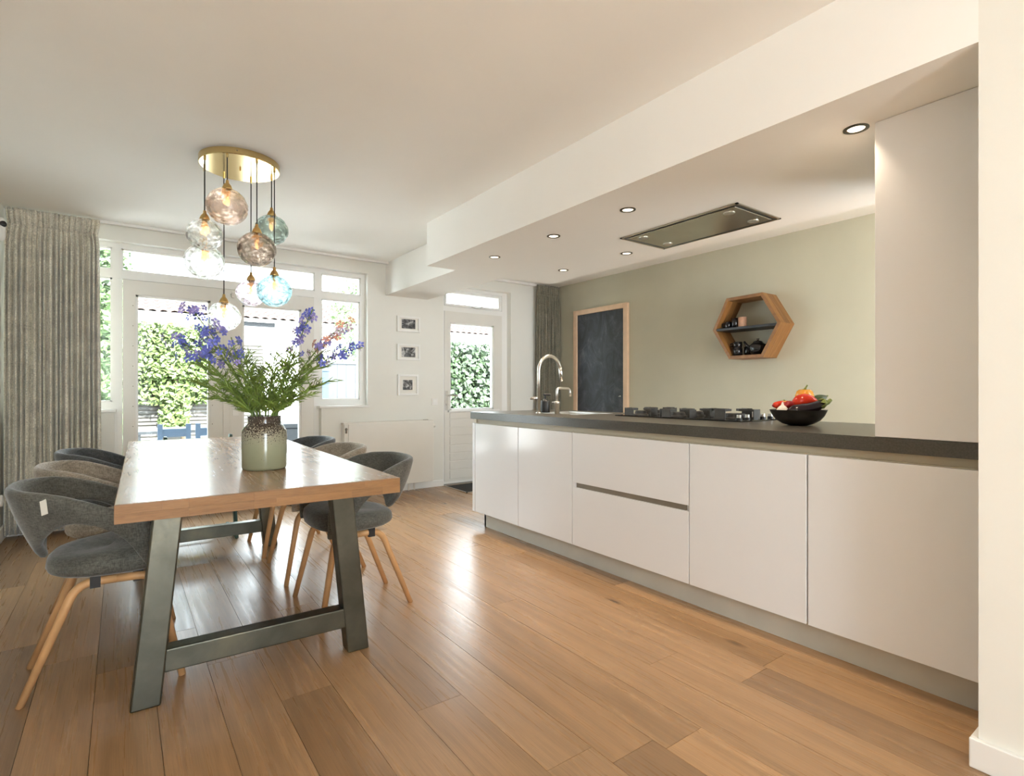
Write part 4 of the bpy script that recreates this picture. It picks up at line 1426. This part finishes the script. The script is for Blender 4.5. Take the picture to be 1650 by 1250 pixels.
bq_stem('blue delphinium arching far right towards the window edge', 'd', (0.42, 0.03, 0.30), (0.02, 0.10), [(bl, 17), (vi, 8), (pa, 5)], 12, leaf_zone=(0.1, 0.5), base=(0.04, 0.0), fl_zone=(0.58, 1.0), fl_spread=0.045)
bq_stem('salmon and pale delphinium against the right window', 'd', (0.34, 0.07, 0.42), (0.03, 0.06), [(sa_, 13), (pa, 10), (vi, 7)], 10, leaf_zone=(0.1, 0.5), base=(0.035, 0.03), fl_zone=(0.60, 1.0), fl_spread=0.05)
folis = sorted([(-0.27, 0.0, 0.22), (-0.255, -0.05, 0.14), (-0.18, 0.06, 0.28), (-0.17, -0.06, 0.15), (-0.09, 0.0, 0.25), (-0.05, 0.07, 0.20), (-0.02, -0.06, 0.15), (0.03, 0.04, 0.27),
                (0.07, -0.05, 0.20), (0.13, 0.02, 0.25), (0.19, -0.03, 0.21), (0.225, 0.06, 0.28), (0.275, 0.0, 0.15), (0.21, -0.06, 0.09), (-0.20, 0.0, 0.075), (0.255, 0.03, 0.24)])
ords = ['leftmost', 'second', 'third', 'fourth', 'fifth', 'sixth', 'seventh', 'eighth', 'ninth', 'tenth', 'eleventh', 'twelfth', 'thirteenth', 'fourteenth', 'fifteenth', 'rightmost']
for i, (a_, b_, c_) in enumerate(folis):
    lab = 'feathery green leaf stem in the vase, ' + (ords[i] + ' tip from the left' if 0 < i < 15 else ords[i] + ' of the leaf tips')
    bq_stem(lab, 'g', (a_, b_, c_), (0, 0.015), None, 56 if i % 2 else 66,
            leaf='bouquet_leaf' if c_ < 0.26 else 'bouquet_leaf_grey', leaf_zone=(0.0, 1.0), leafL=(0.035, 0.09),
            base=(max(-0.045, min(0.045, a_ * 0.25)), max(-0.04, min(0.04, b_ * 0.5))), group='feathery leaf stems in the vase', cat='foliage')

# ------------------------------------------------------------------ pendant cluster
PC = (0.577, 3.565)
t = thing('pendant_cluster', 'round brass ceiling lamp with eight hammered glass globes', 'lamp', (PC[0], PC[1], ZC))
MB().lathe([(0.0, 0.0), (0.218, 0.0), (0.218, -0.034), (0.214, -0.037), (0.0, -0.037)], 64, (PC[0], PC[1], ZC)).build('canopy', 'brass', t, bevel=0.0)
MB().lathe([(0.004, 0), (0.004, 0.003), (0, 0.003)], 8).xform(Matrix.Translation((PC[0] - 0.05, PC[1] - 0.2125, ZC - 0.017)) @ Matrix.Rotation(PI / 2, 4, 'X')).build('screw', 'recess_dark', t)
MB().lathe([(0.005, 0), (0.005, -0.012), (0, -0.014)], 10, (PC[0], PC[1], ZC - 0.037)).build('centre_screw', 'brass', t)
pend = [(0.384, 3.496, 1.977, 0.094, 'glass_clear', 'clear glass globe, upper of the left pair'),
        (0.402, 3.672, 1.858, 0.110, 'glass_clear', 'clear glass globe, lower of the left pair'),
        (0.513, 3.729, 1.549, 0.095, 'glass_clear', 'clear glass globe hanging lowest among the flowers'),
        (0.482, 3.385, 2.124, 0.108, 'glass_pink', 'pink glass globe hanging highest'),
        (0.663, 3.717, 1.708, 0.088, 'glass_lilac', 'lilac glass globe beside the blue one'),
        (0.633, 3.376, 1.906, 0.104, 'glass_smoke', 'smoky brown glass globe in front'),
        (0.759, 3.599, 2.092, 0.098, 'glass_green', 'grey-green glass globe at the right'),
        (0.745, 3.458, 1.692, 0.101, 'glass_blue', 'pale blue glass globe at the lower right')]
for i, (px, py, pz, r, gm, lab) in enumerate(pend):
    rg = random.Random(40 + i)
    zt = pz + r * 0.90
    MB().tube([(px, py, ZC - 0.036), (px, py, ZC - 0.058)], 0.0065, 10).build('cord_grip', 'brass', t)
    MB().tube([(px, py, ZC - 0.05), (px, py, zt + 0.045)], 0.0032, 8).build('cord', 'cord_black', t)
    # hammered globe, open at the top
    m = MB()
    dim = []
    nd_ = 110
    for q in range(nd_):                       # dimples spread over the sphere, jittered
        zz_ = 1 - 2 * (q + 0.5) / nd_
        aa = q * 2.39996 + rg.uniform(-0.25, 0.25)
        rr = math.sqrt(1 - zz_ * zz_)
        dim.append(Vector((rr * math.cos(aa), rr * math.sin(aa), zz_ + rg.uniform(-0.05, 0.05))).normalized())
    nr, ns = 44, 64
    tilt = Euler((rg.uniform(-0.15, 0.15), rg.uniform(-0.15, 0.15), 0)).to_matrix()
    outer_, inner_ = [], []
    for a in range(nr + 1):
        th = 0.22 + (PI - 0.22 - 0.001) * a / nr
        ro, ri = [], []
        for q in range(ns):
            ph = 2 * PI * q / ns
            n_ = Vector((math.sin(th) * math.cos(ph), math.sin(th) * math.sin(ph), math.cos(th)))
            best = max(n_.dot(dv) for dv in dim)
            dd = math.acos(min(1, best))
            k_ = 1 - 0.058 * max(0.0, 1 - (dd / 0.20) ** 2)
            w_ = Vector((n_.x, n_.y, n_.z * 0.94)) * r
            ro.append((px + w_.x * k_, py + w_.y * k_, pz + w_.z * k_))
            w_ = w_ * (1 - 0.0085 / r)
            ri.append((px + w_.x, py + w_.y, pz + w_.z))
        outer_.append(ro)
        inner_.append(ri)
    rows = list(reversed(inner_)) + outer_
    gl = m.grid(rows, True).build('glass_globe', gm, t, smooth=True, fix=True)
    gl['label'] = lab
    MB().lathe([(0.006, 0.052), (0.008, 0.05), (0.009, 0.036), (0.020, 0.022), (0.027, 0.004), (0.027, -0.002), (0.022, -0.002)], 20, (px, py, zt)).build('cap', 'brass_dull', gl, smooth=True)
    MB().lathe([(0.014, 0.0), (0.014, -0.034), (0.0, -0.036)], 16, (px, py, zt)).build('lamp_holder', 'brass_dull', gl, smooth=True)
    MB().lathe([(0.006, -0.036), (0.012, -0.050), (0.0145, -0.068), (0.011, -0.086), (0.0, -0.094)], 16, (px, py, zt)).build('bulb', 'bulb_glow', gl, smooth=True)
    ld = bpy.data.lights.new('bulb_light', 'POINT')
    ld.energy = 14
    ld.color = (1.0, 0.62, 0.34)
    ld.shadow_soft_size = 0.006
    lo = bpy.data.objects.new('bulb_light', ld)
    COL.objects.link(lo)
    lo.parent = t
    lo.location = (px - PC[0], py - PC[1], zt - 0.075 - ZC)

# ------------------------------------------------------------------ garden
tag(B(-14, 18, YO, 34, -0.25, -0.10).build('garden_ground', 'terrace'), 'pale paved garden ground outside the doors', 'ground')
rl = random.Random(77)


def leaf_quads(n, boxes, size, m=None, face=None):
    m = m or MB()
    for i in range(n):
        x0, x1, y0, y1, z0, z1 = rl.choice(boxes)
        p = Vector((rl.uniform(x0, x1), rl.uniform(y0, y1), rl.uniform(z0, z1)))
        nrm = Vector((rl.gauss(0, 0.6), -1 + rl.gauss(0, 0.5), rl.gauss(0.5, 0.5))).normalized()
        a = nrm.orthogonal().normalized()
        a.rotate(Matrix.Rotation(rl.uniform(0, 6.28), 3, nrm))
        b_ = nrm.cross(a)
        s_ = size * rl.uniform(0.6, 1.3)
        m.add([p - a * s_, p + b_ * s_ * 0.55 + nrm * s_ * 0.12, p + a * s_, p - b_ * s_ * 0.55 + nrm * s_ * 0.12], [(0, 1, 2), (0, 2, 3)])
    return m


# ivy screen by the left door: slatted fence with foliage
t = thing('slatted_fence', 'pale slatted garden fence overgrown with ivy', 'fence', (0.6, 11.6, -0.1))
sl = MB()
for i in range(30):
    sl.box(-1.6, 2.3, 11.6, 11.625, 0.0 + i * 0.068, 0.0 + i * 0.068 + 0.045)
o = sl.build('slats', 'fence_slat', t)
o['kind'] = 'stuff'
B(-1.6, 2.3, 11.64, 11.66, 0.0, 2.05).build('dark_gap_sheet', 'recess_dark', t)  # dark sheet added behind the slats so their gaps look dark
for xx in (-1.5, 0.35, 2.2):
    B(xx - 0.04, xx + 0.04, 11.66, 11.73, -0.1, 2.1).build('post', 'fence_slat', t)
t = thing('ivy_hedge', 'sunlit ivy hanging over the slatted fence', 'hedge', (0.6, 11.4, -0.1))
MB().tube([(0.9, 11.45, -0.1), (0.95, 11.42, 0.6), (0.8, 11.40, 1.3), (0.9, 11.38, 2.0)], [0.05, 0.045, 0.04, 0.03], 8).build('trunk', 'bark', t)
bx_ = [(-0.6, 1.75, 11.2, 11.58, 1.30, 2.28)] * 9 + [(-0.6, 1.7, 11.3, 11.58, 0.85, 1.5)] * 3 + [(0.55, 1.0, 11.2, 11.5, 0.3, 1.2)] * 1 + [(-1.6, 0.05, 11.2, 11.5, 0.2, 1.3)] * 2
o = leaf_quads(11000, bx_, 0.052).build('foliage', 'hedge_leaf', t)
o['kind'] = 'stuff'
# tall shrub outside the left side window
t = thing('garden_shrub', 'tall bright green shrub outside the left side window', 'shrub', (-0.55, 9.6, -0.1))
MB().tube([(-0.6, 9.7, -0.1), (-0.55, 9.65, 1.4), (-0.6, 9.7, 3.0)], [0.07, 0.05, 0.02], 8).build('trunk', 'bark', t)
o = leaf_quads(9000, [(-1.6, 0.12, 9.2, 10.3, 0.1, 3.7)], 0.06).build('foliage', 'tree_leaf', t)
o['kind'] = 'stuff'
# ivy wall by the kitchen door: separate leaves nearest the viewer
t = thing('ivy_wall', 'dense broad-leaved ivy wall outside the kitchen door', 'hedge', (5.6, 9.2, -0.1))
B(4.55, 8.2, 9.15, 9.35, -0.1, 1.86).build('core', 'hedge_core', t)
for nm, mt in (('foliage', 'ivy_leaf'), ('young_foliage', 'ivy_leaf_pale')):
    o = leaf_quads(5200, [(4.5, 8.2, 8.98, 9.18, 0.0, 2.02)], 0.058).build(nm, mt, t)
    o['kind'] = 'stuff'
lm = MB().add([(-1, 0, 0), (-0.5, 0.62, 0.12), (0.15, 0.70, 0.1), (1.05, 0, -0.12), (0.15, -0.70, 0.1), (-0.5, -0.62, 0.12), (0, 0, 0.0)],
              [(0, 6, 1), (1, 6, 2), (2, 6, 3), (3, 6, 4), (4, 6, 5), (5, 6, 0)])
lms = []
for mt in ('ivy_leaf', 'ivy_leaf_pale'):
    me = lm.mesh('leaf')
    me.materials.append(M(mt))
    lms.append(me)
for i in range(280):
    ob = bpy.data.objects.new('leaf', rl.choice(lms))
    COL.objects.link(ob)
    ob.parent = t
    ob.location = Vector((rl.uniform(4.75, 6.35), rl.uniform(8.90, 8.99), rl.uniform(0.75, 1.97))) - t.location
    nrm = Vector((rl.gauss(0, 0.35), -1, rl.gauss(0.55, 0.35))).normalized()
    ob.rotation_euler = (nrm.to_track_quat('Z', 'Y').to_matrix() @ Matrix.Rotation(rl.uniform(0, 6.28), 3, 'Z')).to_euler()
    s_ = rl.uniform(0.038, 0.065)
    ob.scale = (s_, s_, s_)
# pale board fence seen through the right window
t = thing('board_fence', 'pale grey garden fence panel outside the right side window', 'fence', (3.4, 10.8, -0.1))
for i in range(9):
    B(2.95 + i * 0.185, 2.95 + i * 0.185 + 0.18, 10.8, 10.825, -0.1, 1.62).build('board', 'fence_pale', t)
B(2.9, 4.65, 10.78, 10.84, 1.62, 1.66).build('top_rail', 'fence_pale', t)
t = thing('fence_post', 'dark blue-grey post before the pale fence', 'post', (3.02, 10.3, -0.1))
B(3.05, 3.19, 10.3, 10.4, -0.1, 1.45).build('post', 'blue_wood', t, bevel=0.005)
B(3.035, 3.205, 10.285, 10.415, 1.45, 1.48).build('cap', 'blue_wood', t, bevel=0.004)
t = thing('garden_tree', 'loose light green tree behind the pale fence', 'tree', (4.9, 12.8, -0.1))
MB().tube([(4.9, 12.9, -0.1), (4.85, 12.85, 2.2), (5.0, 12.9, 4.2)], [0.09, 0.07, 0.03], 8).build('trunk', 'bark', t)
o = leaf_quads(2600, [(4.1, 5.6, 12.4, 13.3, 1.4, 4.6)], 0.055).build('foliage', 'tree_leaf', t)
o['kind'] = 'stuff'
# house across the garden
t = thing('neighbour_house', 'white house with red tiled roof beyond the garden', 'house', (6, 20, -0.1))
B(-9, 20, 20.2, 24, -0.1, 3.50).build('wall', 'render_white', t)
for (xa, xb, za, zb) in ((-4.5, -2.6, 1.2, 3.05), (7.0, 8.6, 1.2, 2.9), (15.5, 17.0, 1.2, 3.05)):
    f = MB().box(xa, xa + 0.09, 20.12, 20.2, za, zb).box(xb - 0.09, xb, 20.12, 20.2, za, zb).box(xa, xb, 20.12, 20.2, za, za + 0.09).box(xa, xb, 20.12, 20.2, zb - 0.09, zb).build('window', 'white_trim', t)
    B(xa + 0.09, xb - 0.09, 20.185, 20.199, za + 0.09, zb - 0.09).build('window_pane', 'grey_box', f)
B(-9.2, 20.2, 19.75, 19.87, 3.40, 3.50).build('gutter', 'render_white', t)
B(3.35, 4.35, 20.10, 20.2, 3.28, 3.44).build('eave_strip', 'grey_box', t)  # plain dark strip on the wall just under the eave
B(-9.2, 20.2, 19.87, 20.2, 3.44, 3.50).build('soffit', 'fence_slat', t)
rt = MB()
NT_ = 100
for row in range(7):
    y0 = 19.80 + row * 0.38
    z0 = 3.52 + row * 0.155
    for q in range(NT_):
        x0 = -9.2 + q * 0.29
        prof = [(x0, 0.0), (x0 + 0.05, 0.055), (x0 + 0.12, 0.07), (x0 + 0.19, 0.055), (x0 + 0.24, 0.0), (x0 + 0.29, 0.0)]
        vs = [(a, y0, z0 + h + 0.02) for a, h in prof] + [(a, y0 + 0.42, z0 + 0.16 + h) for a, h in prof] + [(a, y0, z0 + h - 0.02) for a, h in prof]
        fs = [(i, i + 1, i + 7, i + 6) for i in range(5)] + [(i + 12, i + 13, i + 1, i) for i in range(5)]
        rt.add(vs, fs)
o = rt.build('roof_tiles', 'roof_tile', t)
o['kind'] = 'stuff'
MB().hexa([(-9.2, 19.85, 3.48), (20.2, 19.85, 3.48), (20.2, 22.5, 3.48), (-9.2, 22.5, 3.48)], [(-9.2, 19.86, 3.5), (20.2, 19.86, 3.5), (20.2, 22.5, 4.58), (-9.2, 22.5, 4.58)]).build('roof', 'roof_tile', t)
# garden table and blue chairs
t = thing('garden_table', 'grey garden table outside the left garden door', 'table', (0.75, 7.6, -0.1))
for i in range(6):
    B(0.05, 1.50, 7.30 + i * 0.125, 7.415 + i * 0.125, 0.60, 0.63).build('slat', 'garden_table_top', t)
for xx in (0.12, 1.37):
    for yy in (7.33, 7.95):
        B(xx, xx + 0.06, yy, yy + 0.06, -0.1, 0.60).build('leg', 'garden_table_top', t)
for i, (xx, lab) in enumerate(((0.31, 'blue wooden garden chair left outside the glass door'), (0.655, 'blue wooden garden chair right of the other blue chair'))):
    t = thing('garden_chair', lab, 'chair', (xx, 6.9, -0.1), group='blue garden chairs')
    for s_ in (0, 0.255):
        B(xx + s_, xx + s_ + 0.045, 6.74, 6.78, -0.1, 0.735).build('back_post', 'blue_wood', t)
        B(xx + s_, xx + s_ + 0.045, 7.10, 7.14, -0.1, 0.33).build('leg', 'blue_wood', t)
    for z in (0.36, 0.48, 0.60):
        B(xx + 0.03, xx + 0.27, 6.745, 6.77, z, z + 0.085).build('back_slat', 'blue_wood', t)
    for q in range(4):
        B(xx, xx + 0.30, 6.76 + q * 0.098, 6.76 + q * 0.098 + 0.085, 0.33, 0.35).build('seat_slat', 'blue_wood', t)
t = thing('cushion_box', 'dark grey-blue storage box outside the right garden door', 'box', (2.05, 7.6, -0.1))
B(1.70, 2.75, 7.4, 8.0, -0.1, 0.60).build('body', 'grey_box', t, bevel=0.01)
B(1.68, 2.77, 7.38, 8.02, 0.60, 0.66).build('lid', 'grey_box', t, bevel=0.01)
